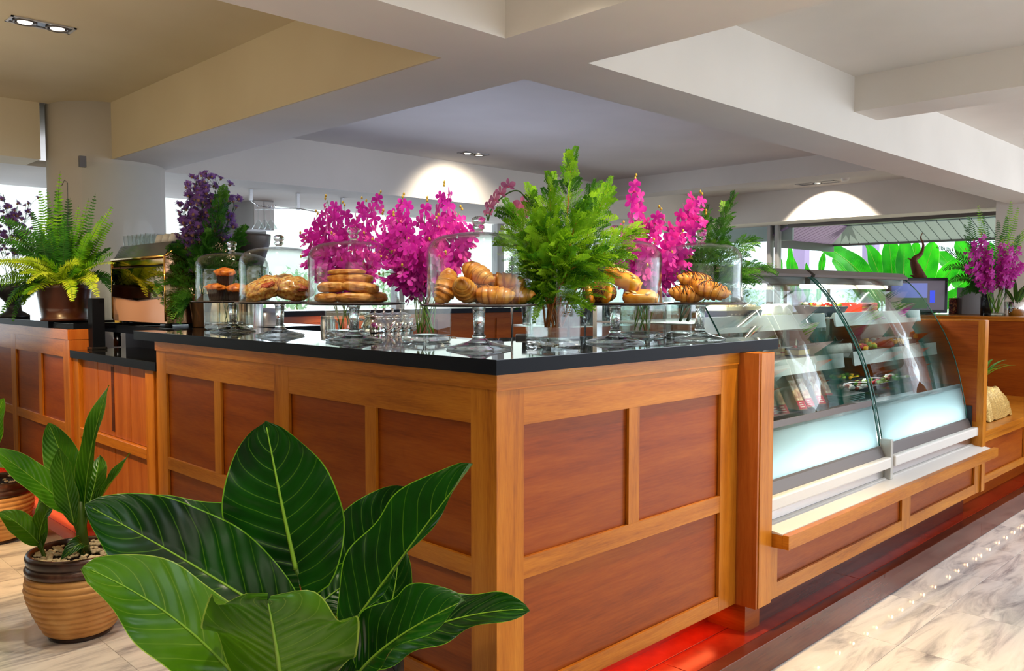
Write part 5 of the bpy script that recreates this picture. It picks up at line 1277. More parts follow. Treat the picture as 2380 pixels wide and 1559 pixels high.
for z in (1.1405,1.33,1.52):
    MB().box((RX0,RY0,z),(RX1,RY1,z+.008)).build('shelf', M['glass_green'] if z > 1.2 else M['steel'], rk)
for x in (RX0, RX1):
    for y in (RY0, RY1): MB().tube([(x,y,1.141),(x,y,1.70)], .007, 8).build('post', M['steel'], rk)
g2 = None
for lv, z in enumerate((1.1487,1.3382,1.5282)):
    for i in range(6):
        for j in range(3):
            if (lv, i, j) == (0,0,0): g2 = o = tumbler().build('tumbler', M['glass_solid'])
            else: o = copy_one(g1 if lv == 2 else g2)
            o.location = (1.55+.10*i, 1.10+.14*j, z); o.rotation_euler = (0,0,0); tag(o, 'clear glass on the %s tier of the wire rack' % ['bottom','middle','top'][lv], 'glass', 'glassware in the wire rack, %s tier' % ['bottom','middle','top'][lv])
def crate(name, lb, px, py0, py1, w, d, zb, m, hgt=None):
    p = P(px, py1, d); t = thing(name, lb, 'crate' if 'crate' in name else 'box', (p.x, p.y, zb), YAW-pi/2)
    h = hgt or (P(px, py0, d).z-zb)
    MB().box((-w/2,-w/2,0),(w/2,w/2,h), bev=.004).build('body', m, t)
    for k in range(4): MB().box((-w/2-.002,-w/2+.01,h*(.2+.2*k)),(w/2+.002,w/2-.01,h*(.2+.2*k)+.006)).build('rib', m, t)
    return t
M['crate_blue'] = mat('slate_blue_plastic', srgb(62,70,104), .5)
crate('glass_crate', 'slate blue slotted crate behind the croissant stand stem', 1142, 745, 790, .10, 3.72, 1.1405, M['crate_blue'], .15)
crate('black_box', 'plain black box left of the cypress vase behind the slab', 1219, 745, 790, .075, 3.55, 1.1405, M['black'], .19)
crate('beige_box', 'small beige box behind the croissant stand stem', 1108, 745, 790, .06, 4.1, 1.1405, M['offwhite'], .14)
# hanging rack with stemmed glasses
hr = thing('hanging_glass_rack', 'chromed wire rack for stemmed glasses hanging from the soffit', 'glass rack', (0,0,0))
dR = 8.04
pts = [P(583,440,dR), P(583,465,dR)]; MB().box(pts[1]-Vector((.012,.012,0)), Vector((pts[0].x+.012, pts[0].y+.012, 2.5))).build('bracket', M['steel'], hr)
for px in (692, 795):
    e_ = .34 if px < 700 else .72; a = P(px,450,dR+e_); b = P(px,488,dR+e_); MB().box(b-Vector((.012,.012,0)), Vector((a.x+.012, a.y+.012, 2.5))).build('bracket', M['steel'], hr)
for e in (-.05,.05):
    MB().tube([P(583,466,dR+e), P(600,478,dR+e), P(640,484,dR+e), P(692,484,dR+e+.34), P(735,492,dR+e+.5), P(795,500,dR+e+.72)], .006, 6).build('wire', M['chrome'], hr)
for k in range(6): MB().tube([P(600+8*k,476,dR-.12), P(598+8*k,482,dR+.12)], .004, 5).build('cross_wire', M['chrome'], hr)
hg = None
for k, px in enumerate((600, 615, 629)):
    p = P(px, 486, dR)
    if hg is None: hg = o = MB().lathe([(0,0),(.035,0),(.035,-.003),(.005,-.006),(.0045,-.09),(.012,-.10),(.062,-.19),(.060,-.19),(.010,-.104),(0,-.10)], n=24).build('cocktail_glass', M['glass_grey'] if 'glass_grey' in M else M['glass'])
    else: o = copy_one(hg)
    o.location = p; tag(o, 'inverted cocktail glass, %s hanging in the wire rack' % ['leftmost','middle','rightmost'][k], 'cocktail glass', 'cocktail glasses hanging in the rack')
p = P(588, 740, 5.05); t = thing('coffee_grinder', 'tall steel coffee grinder with dark hopper behind the feathery branches', 'coffee grinder', (p.x, p.y, 1.1405))
MB().lathe([(0,0),(.09,0),(.09,.03),(.06,.06),(.06,.42),(.085,.46),(.085,.52),(0,.52)], n=32).build('grinder_body', M['steel'], t)
MB().lathe([(0,.521),(.06,.521),(.105,.66),(.11,.70),(.11,.715),(0,.72)], n=32).build('hopper', M['alu'], t)
cu = thing('wall_cupboard', 'grey white wall cupboard by the window behind the hanging glasses', 'cupboard', (0,0,0))
a = P(565,475,9.1); b = P(640,535,9.1)
MB().box((a.x,6.6,b.z),(b.x,7.72,2.5)).build('carcass', M['offwhite'], cu)
for k in range(2): MB().box((a.x+.005+(b.x-a.x)/2*k,6.588,b.z+.01),(a.x-.005+(b.x-a.x)/2*(k+1),6.6,2.49)).build('door', M['white'], cu)
# moth orchid on the inner worktop
mo = P(1236, 780, 3.95); MO = thing('moth_orchid', 'arching pink moth orchid behind the bright green cypress', 'orchid', (mo.x, mo.y, 1.1405))
M['moth'] = petal_mat('moth_orchid_petal', srgb(150,60,104), srgb(196,104,150), srgb(226,150,190))
MB().lathe([(0,0),(.04,0),(.055,.10),(.05,.10),(0,.02)], n=24).build('pot', M['white'], MO)
base = Vector((mo.x, mo.y, 1.1405)); dm = 3.95
def cr(pts, n=6):
    out = []; q = [pts[0]]+pts+[pts[-1]]
    for i in range(1, len(q)-2):
        for k in range(n):
            t = k/n; p0, p1, p2, p3 = q[i-1], q[i], q[i+1], q[i+2]
            out.append(.5*((2*p1)+(p2-p0)*t+(2*p0-5*p1+4*p2-p3)*t*t+(3*p1-p0-3*p2+p3)*t**3))
    return out+[pts[-1]]
s1 = cr([base+Vector((0,0,.05)), P(1238,600,dm), P(1231,490,dm), P(1215,452,dm), P(1196,443,dm), P(1170,456,dm), P(1145,482,dm), P(1135,510,dm)])
MB().tube([p-base for p in s1], .0035, 6).build('stem', M['stem_dark'], MO)
def moth_mb(r):
    m = MB()
    for a, l, w in ((90,1,.5),(210,.9,.45),(330,.9,.45),(20,1.05,.85),(160,1.05,.85)):
        a = radians(a); dx = Vector((cos(a), sin(a), 0)); dy = Vector((-sin(a), cos(a), 0)); n = 8; vs = [Vector((0,0,.001))]
        for k in range(n+1):
            t = -pi*.5+pi*k/n*1.0; vs.append(dx*(r*l*(.5+.5*cos(t*1.0)) if True else 0)+dy*(r*w*.5*sin(t)*1.9*.5)+Vector((0,0,.004*cos(t))))
        m.add(vs, [(0,k,k+1) for k in range(1,n+1)], True, 0)
    m.lathe([(0,0),(.006,.003),(.005,.012),(0,.014)], (0,-.004,0), 8, True, 1); return m
mf0 = None
for k, (px, py, e, ax) in enumerate([(1181,432,0,(-.2,.4,-1)),(1163,449,0,(-.6,.2,-.7)),(1149,463,0,(-.7,.1,-.6)),(1138,478,0,(-.6,0,-.7)),(1134,494,0,(-.3,-.2,-1)),(1195,490,-.03,(-.2,.1,-1)),(1214,478,-.03,(.1,.2,-1)),(1210,495,-.05,(0,0,-1))]):
    o = mf0 = moth_mb(.036).build('flower', [M['moth'], M['lip']], MO) if mf0 is None else copy_one(mf0, MO)
    n = D3(*ax).normalized(); x = n.cross(UZ).normalized(); y = n.cross(x)*-1
    o.rotation_euler = Matrix((x, y, n)).transposed().to_euler(); o.location = P(px, py, dm+e)-base
    if k >= 5: o.scale = (1.25,)*3
    if k == 4: o.scale = (.7,)*3
for k in range(4): MB().lathe([(0,-.006),(.005,0),(0,.006)], n=8).build('bud', M['stem_dark'], MO).location = P(1131+1.2*k, 500+4*k, dm)-base
MB().tube([p-base for p in cr([base+Vector((0,0,.05)), P(1225,600,dm), P(1215,520,dm), P(1212,480,dm-.03)])], .003, 6).build('stem', M['stem_dark'], MO)

# ================================================================ contents of the case
zu, zl, zt_ = 1.3705, 1.1645, .946
def CP(px, d, z): p = P(px, 720, d); return Vector((p.x, p.y, z))
M['card_dark'] = mat('dark_printed_card', srgb(52,56,76), .5)
M['cream'] = mat('whipped_cream', srgb(246,242,232), .5)
M['cream_cake'] = mat('cream_icing', srgb(232,226,196), .5)
M['cake_y'] = mat('yellow_sponge', srgb(228,196,120), .7)
M['cake_choc'] = mat('chocolate_sponge', srgb(60,30,20), .6)
M['berry'] = mat('red_berry', srgb(190,16,22), .2)
M['mango'] = mat('yellow_fruit', srgb(250,184,20), .3)
M['green_b'] = mat('green_fruit', srgb(150,186,40), .4)
M['red_card'] = mat('red_box', srgb(220,44,28), .35)
M['kraft'] = mat('kraft_card', srgb(150,116,78), .65)
M['label_red'] = mat('red_label', srgb(190,20,44), .5)
M['window'] = mat('sandwich_in_window', srgb(222,190,160), .25)
noise_mat(M['window'], [(.35, srgb(176,110,96)), (.5, srgb(222,190,160)), (.7, srgb(244,232,214))], nscale=26)
M['tray'] = mat('black_tray', srgb(24,24,28), .3)
rot = 0.0
# loaf in patterned paper pan
t = thing('loaf_cake', 'cream topped loaf cake in dark patterned paper pan on the upper shelf', 'cake', (2.0,.43,zu))
def trough(m, L, W_, h, top=1.12): 
    m.add([(-L/2,-W_/2,0),(L/2,-W_/2,0),(L/2,W_/2,0),(-L/2,W_/2,0),(-L/2*top,-W_/2*top,h),(L/2*top,-W_/2*top,h),(L/2*top,W_/2*top,h),(-L/2*top,W_/2*top,h)], [(0,3,2,1),(4,5,6,7),(0,1,5,4),(1,2,6,5),(2,3,7,6),(3,0,4,7)]); return m
trough(MB(), .30,.13,.05).build('paper_pan', M['card_dark'], t)
trough(MB(), .325,.138,.018,1.0).build('cake_top', M['cream_cake'], t).location = (0,0,.05)
motif = None
for k in range(16):
    if motif is None: motif = o = MB().add([(-.008,0,.008),(0,0,0),(.008,0,.008),(0,0,.004),(-.004,0,.012),(.004,0,.012)], [(0,1,3),(1,2,3),(4,3,5)]).build('printed_motif', M['cream'], t)
    else: o = copy_one(motif, t)
    o.location = (-.135+.018*k, -.0665-.0012-(.003 if k%2 else .0), .012+.016*(k%2))
for k in range(14): MB().box((-.14+.021*k,-.05,.068),(-.128+.021*k,.05,.073+.003*(k%3))).build('almond_shard', M['almond'], t)
# cream cakes
cc = None
for k, (px, lb) in enumerate(((1791,'left'),(1818,'right'))):
    if cc is None:
        t = cc = thing('cream_cake', '-', 'cake'); b = blob_mb(.045,.045,.030, seed=2, amp=.1, pw=3.4); b.build('cream_top', M['cream'], t).location = (0,0,.038)
        MB().lathe([(0,0),(.046,0),(.046,.022),(0,.022)], n=24).build('green_base', M['green_b'], t)
    else: t = copy_tree(cc)
    t.location = ((2.33,.40,zu),(2.46,.41,zu))[k]; t.scale = (1.15,1.15,1.15); t['label'] = 'white cream cake with a green base, %s one on the upper shelf' % lb; t['group'] = 'cream cakes on the upper shelf'
o = MB().box((-.17,-.09,0),(.17,.09,.006), bev=.002).build('black_tray', M['tray'], None, 'flat black tray behind the cream cakes on the upper shelf', 'tray'); o.location = (2.60,.70,zu)
# round fruit cake in dark paper
t = thing('fruit_tart', 'big round tart in dark fluted paper with red and green fruit on top', 'tart', (3.03,.46,zu+.004))
MB().lathe([(0,0),(.115,0),(.15,.055),(.143,.056),(.112,.012),(0,.012)], n=48).build('paper_case', M['card_dark'], t)
MB().lathe([(0,.05),(.144,.05),(.144,.052),(0,.056)], n=32).build('filling', M['cake_y'], t)
rnd = random.Random(5)
for nm, mt, n in (('red_fruit','berry',14),('green_fruit','green_b',10),('cream_dot','cream',8)):
    f0 = None
    for k in range(n):
        a, r = rnd.uniform(0,6.28), .12*rnd.random()**.5
        if f0 is None: o = f0 = blob_mb(.015,.012,.010, seed=1, amp=.1, pw=2, n=12, m=6).build(nm, M[mt], t)
        else: o = copy_one(f0, t)
        o.location = (r*cos(a), r*sin(a), .064+rnd.uniform(0,.008)); o.rotation_euler = (0,0,a)
# red box, clear box
o = MB().box((-.12,-.10,0),(.12,.10,.075), bev=.004).build('red_box', M['red_card'], None, 'red cake box with glossy side on the upper right shelf', 'box'); o.location = (3.62,.52,zu)
for k in range(2): MB().box((-.119,-.102,.02+.025*k),(.119,-.1005,.026+.025*k)).build('stripe', M['mango'] if k else M['cream'], o)
o = MB().box((-.05,-.05,0),(.05,.05,.055), bev=.002).build('clear_box', M['glass_green'], None, 'small clear box right of the red cake box', 'box'); o.location = (3.83,.47,zu)
o = MB().box((-.10,-.08,0),(.10,.08,.01), bev=.002).build('paper_sheet', M['cream_cake'], None, 'pale paper card on the upper right shelf', 'card'); o.location = (3.84,.35,zu)
# slices on the lower shelf
def slice_(lb, px, py, w, d_, layers, top=None, rz=0, grp='cake slices on the lower shelf', name='cake_slice', z=zl):
    p = on_z(px, py, z); t = thing(name, lb, 'cake slice', (p.x, p.y, z), rz, grp); zz = 0
    for k, (h, mt) in enumerate(layers): MB().box((-w/2,-d_/2,zz),(w/2,d_/2,zz+h), bev=.002).build('layer', M[mt], t); zz += h
    if top == 'shard':
        MB().add([(-.012,0,zz),(.012,0,zz),(.004,0,zz+.05),(-.012,.003,zz),(.012,.003,zz),(.004,.003,zz+.05)], [(0,1,2),(3,5,4),(0,2,5,3),(1,4,5,2),(0,3,4,1)]).build('white_chocolate_shard', M['cream_cake'], t)
        MB().tube([(.02,0,zz),(.03,0,zz+.03),(.022,0,zz+.04)], .003, 6).build('chocolate_curl', M['choc'], t)
        blob_mb(.012,.012,.010, n=12, m=6).build('berry', M['berry'], t).location = (-.02,0,zz+.006)
    if top == 'berry':
        for k in range(3): blob_mb(.011,.011,.011, n=12, m=6).build('berry', M['berry' if k != 1 else 'mango'], t).location = (-.02+.02*k,0,zz+.008)
    return t
slice_('layered sponge slice with red jelly line beside the wooden end post',1812,826,.10,.08,[(.018,'cake_y'),(.006,'berry'),(.018,'cake_y'),(.006,'cream')],'shard')
slice_('dark chocolate slice at the front left of the lower shelf',1797,832,.05,.06,[(.02,'cake_choc'),(.01,'cake_y')],None)
slice_('blueberry cheesecake slice with white chocolate shard on top',1850,826,.16,.09,[(.006,'cake_choc'),(.028,'cake_y'),(.008,'cake_choc')],'shard',rz=.1)
slice_('second cheesecake slice at right of the shard topped one',1880,822,.12,.09,[(.006,'cake_choc'),(.026,'cake_y'),(.008,'cake_choc')],None,rz=.1)
# white piped cake with chocolate curls
p = on_z(1938, 822, zl); t = thing('piped_cream_cake', 'long white piped cream cake heaped with dark chocolate curls', 'cake', (p.x, p.y+.04, zl))
MB().box((-.17,-.06,0),(.17,.06,.05), bev=.008).build('cake_body', M['cream_cake'], t)
pc0 = None
for k in range(40):
    if pc0 is None: pc0 = o = MB().lathe([(0,0),(.010,0),(.011,.03),(.006,.05),(0,.058)], n=8).build('cream_ridge', M['cream'], t)
    else: o = copy_one(pc0, t)
    o.location = (-.165+.0174*(k%20), -.062 if k < 20 else .062, 0)
rnd = random.Random(8); cl = None
for k in range(26):
    pts = [(0,0,0),(.012,.004,.010),(.022,0,.02),(.026,-.004,.034)]
    if cl is None: cl = o = MB().tube(pts, .0045, 5).build('chocolate_curl', M['choc'], t)
    else: o = copy_one(cl, t)
    o.location = (rnd.uniform(-.10,.08), rnd.uniform(-.04,.04), .05+rnd.uniform(0,.02)); o.rotation_euler = (rnd.uniform(-.6,.6), rnd.uniform(-.6,.6), rnd.uniform(0,6))
# fruit tarts etc on the right half
def fruit_tart(lb, x, y, cols, seed):
    t = thing('small_tart', lb, 'tart', (x, y, zl), 0, 'fruit tarts on the lower right shelf'); rnd = random.Random(seed)
    MB().lathe([(0,0),(.040,0),(.050,.022),(.046,.022),(0,.010)], n=24).build('black_case', M['tray'], t)
    for k in range(9):
        a, r = k*2.4, .032*(k/9)**.5; blob_mb(.017,.014,.013, seed=k, amp=.15, n=12, m=6).build('fruit_piece', M[cols[k%len(cols)]], t).location = (r*cos(a), r*sin(a), .026+.016*(1-k/9)+rnd.uniform(0,.006))
ft = [(2003,822,['berry','mango'],'red and yellow fruit tart nearest the glass seam'),(2024,818,['mango','green_b','mango'],'yellow and green fruit tart in front'),(2014,808,['mango','mango','berry'],'mango heaped tart behind, under the glass seam'),(2034,805,['mango','cream','berry'],'fruit tart with a strawberry and cream'),
      (2072,807,['mango','mango','cream'],'mango tart right of the red glazed dome'),(2088,807,['mango','mango'],'mango slice tart in a black case'),(2056,800,['cream','berry','choc'],'cream and berry tart at the back')]
for k, (x, y, c, lb) in enumerate(ft):
    p = on_z(x, y, zl); fruit_tart(lb, p.x, p.y, c, k)
t = thing('glazed_dome_cake', 'shiny red glazed dome cake on a sponge base', 'cake', tuple(on_z(2052,814,zl)))
MB().lathe([(0,0),(.056,0),(.056,.022),(0,.022)], n=28).build('sponge_base', M['cake_y'], t)
MB().lathe([(.058,.022),(.062,.03),(.056,.05),(.035,.064),(0,.070)], n=28).build('red_glaze', M['berry'], t)
for k, (x, y, lb) in enumerate(((2110,806,'chocolate slice with pink rosettes'),(2130,803,'chocolate layer slice with an orange wafer'),(2090,801,'chocolate slice with white cream, behind'))):
    p = on_z(x, y, zl); t = thing('chocolate_slice', lb+' on the lower right shelf', 'cake slice', (p.x, p.y, zl), 0, 'chocolate slices on the lower right shelf'); zz = 0
    for mt in ('cake_choc','cream','cake_choc','cake_choc'): MB().box((-.055,-.03,zz),(.055,.03,zz+.012), bev=.001).build('layer', M[mt], t); zz += .012
    if k == 1: MB().box((-.03,-.004,zz),(.03,.004,zz+.035)).build('orange_wafer', M['mango'], t).rotation_euler = (0,-.3,0)
    else:
        for q in range(3): blob_mb(.012,.012,.008, n=12, m=6).build('rosette', M['cream'], t).location = (-.03+.03*q, 0, zz+.006)
# kraft sandwich wedges on the bottom tray
sw = None
for k, (px, py, lb) in enumerate(((1808,972,'leftmost, beside the wooden post'),(1826,968,'second from the post'),(1868,957,'third, leaning in the middle'),(1886,951,'fourth, in the middle'),(1912,944,'fifth, toward the tray of rolls'),(1934,938,'rightmost'))):
    if sw is None:
        t = sw = thing('sandwich_box', '-', 'sandwich box')
        MB().ext([(0,0),(.13,0),(.13,.09),(.085,.125),(.075,.125)], 'x', -.024, .024).build('kraft_wedge', M['kraft'], t)
        n = Vector((0,-.125,.075)).normalized(); 
        def strip(a, b, x0, x1, e, nm, mt):
            pa = Vector((0,0,0)).lerp(Vector((0,.075,.125)), a)+n*e; pb_ = Vector((0,0,0)).lerp(Vector((0,.075,.125)), b)+n*e
            MB().add([(x0,pa.y,pa.z),(x1,pa.y,pa.z),(x1,pb_.y,pb_.z),(x0,pb_.y,pb_.z)], [(0,1,2,3)]).build(nm, M[mt], t)
        strip(.27,.85,-.019,.019,.0010,'window','window'); strip(.02,.26,-.0235,.0235,.0012,'red_label','label_red')
        for q in range(3): strip(.07+.06*q,.085+.06*q,-.014,.012-.004*q,.002,'label_line','cream')
    else: t = copy_tree(sw)
    p = on_z(px, py, .935); t.location = (p.x, max(p.y, .06), .9455); t.rotation_euler = (0,0,-.25); t.scale = (1.15,1.25,1.25); t['label'] = 'kraft sandwich wedge box with red label, %s' % lb; t['group'] = 'sandwich boxes on the bottom tray'
def tray_of(lb, x, y, w, d_, items, seed, name='salad_tray'):
    t = thing(name, lb, 'food tray', (x, y, .9465)); rnd = random.Random(seed)
    MB().ext([(-d_/2,0),(d_/2,0),(d_/2+.012,.028),(d_/2+.008,.028),(d_/2-.003,.004),(-d_/2+.003,.004),(-d_/2-.008,.028),(-d_/2-.012,.028)], 'x', -w/2, w/2).build('tray_body', M['tray'], t)
    for k in range(items[1]):
        blob_mb(.022,.014,.011, seed=k, amp=.3, n=12, m=6).build('food_piece', M[items[0][k%len(items[0])]], t).location = (rnd.uniform(-w/2+.02,w/2-.02), rnd.uniform(-d_/2+.02,d_/2-.02), .014+rnd.uniform(0,.012))
    MB().lathe([(.0,.052),(w*.42,.046),(w*.5,.03)], n=24, sq=d_/w).build('clear_lid', M['glass'], t)
tray_of('black tray of salmon rolls under a clear lid, middle of the bottom shelf', 3.14,.30,.26,.16,(['window','savoury_red','cream'],16),1)
tray_of('black tray of rice salad under a clear lid, behind the rolls', 3.0,.52,.24,.16,(['window','kraft','cream'],14),2)
tray_of('clear lidded lettuce salad near the glass seam', 3.48,.34,.26,.18,(['green_b','green_b','fern','berry'],22),3)
tray_of('clear lidded green salad at the right end of the case', 3.86,.36,.28,.18,(['green_b','fern','cream','savoury_red'],22),4)
tray_of('clear lidded vegetable salad at the back right', 3.7,.60,.26,.18,(['green_b','fern','mango'],18),5)
for k, (x, y, z) in enumerate(((2.85,.66,.9465),(2.85,.66,.990),(2.66,.62,.9465))):
    o = MB().lathe([(0,0),(.040,0),(.048,.032),(.052,.033),(.052,.040),(0,.041)], n=28).build('lidded_tub', M['cream'], None, ['white lidded tub, lower of the stack','white lidded tub on top of the other','white lidded tub standing alone left of the stack'][k]+' in the case', 'tub', 'white tubs in the case'); o.location = (x, y, z)
for k in range(4): 
    o = MB().box((-.14,-.10,0),(.14,.10,.008), bev=.002).build('glass_plate', M['glass_edge'], None, ['green glass plate, lowest of the stack','green glass plate, second in the stack','green glass plate, third in the stack','green glass plate on top of the stack'][k]+' on the bottom tray', 'plate', 'green glass plates'); o.location = (2.66,.20,.9463+.0085*k)

# ================================================================ right counter things
ZR = 1.3005
mp = P(2130, 735, 8.15); t = thing('monitor', 'black touch screen monitor on the right counter behind the case', 'monitor', (mp.x, mp.y, ZR), YAW-pi/2-.15); t.scale = (1.17,1.17,1.17)
MB().box((-.12,.02,0),(.12,.16,.012), bev=.003).build('stand_foot', M['black'], t)
MB().box((-.04,.05,.012),(.04,.08,.12)).build('stand_neck', M['black'], t)
sc_ = MB().box((-.24,0,.015),(.24,.035,.305), bev=.006).build('screen_body', M['black'], t)
M['screen'] = mat('lit_screen', srgb(60,50,60), .3, emit=srgb(110,100,112), es=.55); M['screen2'] = mat('lit_screen_blue', srgb(60,70,160), .3, emit=srgb(120,130,190), es=.8); M['screen3'] = mat('lit_screen_icon', srgb(40,60,200), .3, emit=srgb(50,70,220), es=.9); M['screen4'] = mat('lit_screen_green', srgb(60,80,50), .3, emit=srgb(70,100,60), es=.6)
MB().box((-.215,-.0015,.04),(.215,-.0005,.28)).build('screen', M['screen'], sc_)
MB().box((-.20,-.003,.14),(.08,-.0016,.26)).build('screen_window', M['screen2'], sc_)
MB().box((-.20,-.003,.05),(.08,-.0016,.138)).build('screen_field', M['screen4'], sc_)
MB().box((.10,-.003,.10),(.14,-.0016,.20)).build('screen_icon', M['screen3'], sc_)
dw = thing('driftwood', 'twisted brown driftwood sculpture standing behind the monitor', 'driftwood', P(2150, 735, 8.4)); dw.location.z = ZR
M['driftwood'] = wood('weathered_driftwood', srgb(60,34,22), srgb(104,62,40), srgb(140,92,62), 'V', rough=.6)
w0 = dw.location; q = lambda x, y, e=0: P(x, y, 8.4+e)-w0
MB().tube(cr([Vector((0,0,0)), q(2148,670), q(2132,630), q(2124,605), q(2140,590), q(2146,570), q(2140,552), q(2145,540)]), [.085,.083,.08,.078,.075,.072,.07,.066,.062,.06,.056,.054,.052,.05,.046,.042,.038,.036,.032,.03,.028,.026,.024,.022,.02,.018,.016,.015,.014,.013,.012,.011,.010,.009,.008,.008,.007,.006,.005,.005,.004,.004,.003][:43], 10).build('trunk', M['driftwood'], dw)
MB().tube(cr([q(2140,660), q(2128,645), q(2116,640)]), [.035,.03,.028,.026,.022,.02,.018,.015,.013,.011,.009,.007,.005][:13], 8).build('branch', M['driftwood'], dw)
MB().tube(cr([q(2128,612), q(2118,604), q(2110,600)]), [.02,.018,.016,.015,.014,.012,.011,.010,.009,.007,.006,.005,.004][:13], 8).build('branch', M['driftwood'], dw)
V['r'] = (2313, 7.72, .085, .27)
square_vase('clear vase of orchids and ferns on the right counter', 2313, 7.72, .085, .27, .0, ZR, .1)
cR = spot(2313, 7.72, ZR)
rt_t = [((2245,580),'leaning far left'),((2262,560),'up left'),((2240,620),'low at far left'),((2280,545),'standing tall at left'),((2300,575),'upper middle'),((2330,560),'upper right'),((2352,565),'leaning right'),((2375,575),'far right'),((2385,610),'reaching out of the frame'),
  ((2270,625),'front left'),((2300,625),'front middle'),((2330,620),'front right'),((2360,630),'low right'),((2290,600),'in the dense middle'),((2345,595),'in the right middle')]
for k, ((tx, ty), ph) in enumerate(rt_t):
    orchid_spray(cR+Vector((.03*cos(k*2.1), .03*sin(k*2.1), .03)), P(tx, ty, 7.72+.06*sin(k*3)), .08 if ty < 600 else .14, 15, 'magenta orchid spray, %s, in the vase on the right counter' % ph, 'orchid sprays on the right counter', OF, 1.15, .34, seed=300+k, buds=1, th=.004)
fr0 = thing('fern_bunch', 'bunch of tall fern fronds behind the orchids on the right counter', 'fern', cR+Vector((.1,.1,0)))
MB().lathe([(0,0),(.05,0),(.05,.2),(.045,.2),(0,.01)], n=20).build('vase_body', M['black'], fr0)
bb_ = cR+Vector((.1,.1,.2))
for k, (tx, ty, cx, cy, mt) in enumerate([(2350,465,2345,560,'fern'),(2366,480,2350,570,'fern'),(2273,475,2290,560,'fern'),(2285,500,2300,570,'fern_dark'),(2248,500,2270,560,'fern_dark'),(2240,520,2270,570,'fern_dark'),(2320,510,2320,580,'fern_dark'),(2175,575,2240,575,'fern_dark'),(2190,630,2250,590,'fern_dark'),(2385,530,2360,580,'fern'),(2370,545,2350,590,'fern_dark'),(2240,545,2270,585,'fern_dark'),(2340,500,2335,580,'fern_dark'),(2230,690,2265,650,'fern_dark'),(2200,660,2250,620,'fern_dark')]):
    fern_frond(fr0, bb_, P(cx,cy,7.85), P(tx,ty,7.85), mt, 34, .085, 200+k, facing=(UZ*.4-FH*.9), lw=.016)
o = thing('plant_in_steel_pot', 'small dark green plant in a shiny steel pot at the right edge', 'potted plant', spot(2362, 7.7, ZR))
MB().lathe([(0,0),(.06,0),(.075,.13),(.07,.13),(0,.02)], n=24).build('pot', M['chrome'], o)
for k in range(14):
    a = k*2.4; b = o.location+Vector((.03*cos(a), .03*sin(a), .12)); tp_ = b+Vector((.16*cos(a), .16*sin(a), .14+.04*(k%3)))
    leaf(o, b, (b+tp_)/2+Vector((0,0,.05)), tp_, .018, UZ, 'philo', fold=.2, lobe=0, wave=0, nu=4, nvv=8, rib=.002)
o = MB().box((-.07,-.01,0),(.07,.01,.16), bev=.002).build('picture', mat('dark_photo_print', srgb(70,30,28), .4), None, 'small dark red picture card behind the monitor on the right counter', 'picture'); o.location = P(2222,735,8.2); o.location.z = ZR; o.rotation_euler = (0,0,YAW-pi/2)
noise_mat(o.data.materials[0], [(.4, srgb(40,22,24)), (.55, srgb(130,50,40)), (.7, srgb(190,150,90))], nscale=60)
o = MB().box((-.14,-.05,0),(.14,.05,.26), bev=.004).build('grey_panel_box', M['alu'], None, 'plain grey box behind the vase on the right counter', 'box'); o.location = P(2262,735,8.15); o.location.z = ZR; o.rotation_euler = (0,0,YAW-pi/2)
# gold cloth and small plant on the ledge
gc = on_z(2325, 975, .612); t = MB()
nn = 40; vs = []; fs = []; rnd = random.Random(2)
for j in range(nn+1):
    for i in range(nn+1):
        u, v = 2*i/nn-1, 2*j/nn-1; r = (u*u+v*v)**.5; x, y = u*.24, v*.19
        f = .20*max(0, 1-max(abs(u),abs(v))**5)**.6; f *= (1-.15*v)
        fo = .045*noise.noise(Vector((x*11, y*11, 1)))+.022*noise.noise(Vector((x*26, y*26, 5)))
        vs.append((x*(1+.12*(1-f/.2)), y*(1+.12*(1-f/.2)), max(.003, f+fo)))
for j in range(nn):
    for i in range(nn): a = j*(nn+1)+i; fs.append((a, a+1, a+nn+2, a+nn+1))
M['gold_cloth'] = mat('gold_sequin_cloth', srgb(214,176,96), .35, metal=.35)
noise_mat(M['gold_cloth'], [(.35, srgb(160,120,50)), (.55, srgb(222,188,110)), (.75, srgb(250,232,170))], nscale=160, bump=.8, bdist=.002)
o = t.add(vs, fs, True).build('gold_cloth', M['gold_cloth'], None, 'crumpled gold sequined cloth draped over a box on the right ledge', 'cloth'); o.location = (gc.x+.06, gc.y+.22, .6125)
gp = Vector((gc.x+.10, gc.y+.17, .6125+.19)); t = thing('small_potted_plant', 'small leafy plant in a glass cube standing on the gold cloth', 'potted plant', gp)
MB().box((-.045,-.045,0),(.045,.045,.09), bev=.004).build('glass_cube', M['glass_solid'], t); MB().box((-.038,-.038,.006),(.038,.038,.06)).build('soil', M['soil'], t)
for k in range(16):
    a = k*2.4; b = gp+Vector((.02*cos(a), .02*sin(a), .08)); L_ = .11+.05*(k%3); tp_ = b+Vector((L_*cos(a), L_*sin(a), .06+.05*((k*3)%4)/2))
    leaf(t, b, (b+tp_)/2+Vector((0,0,.06)), tp_, .017, UZ, 'young' if k % 3 else 'philo', fold=.3, lobe=0, wave=0, nu=4, nvv=8, rib=.0015)

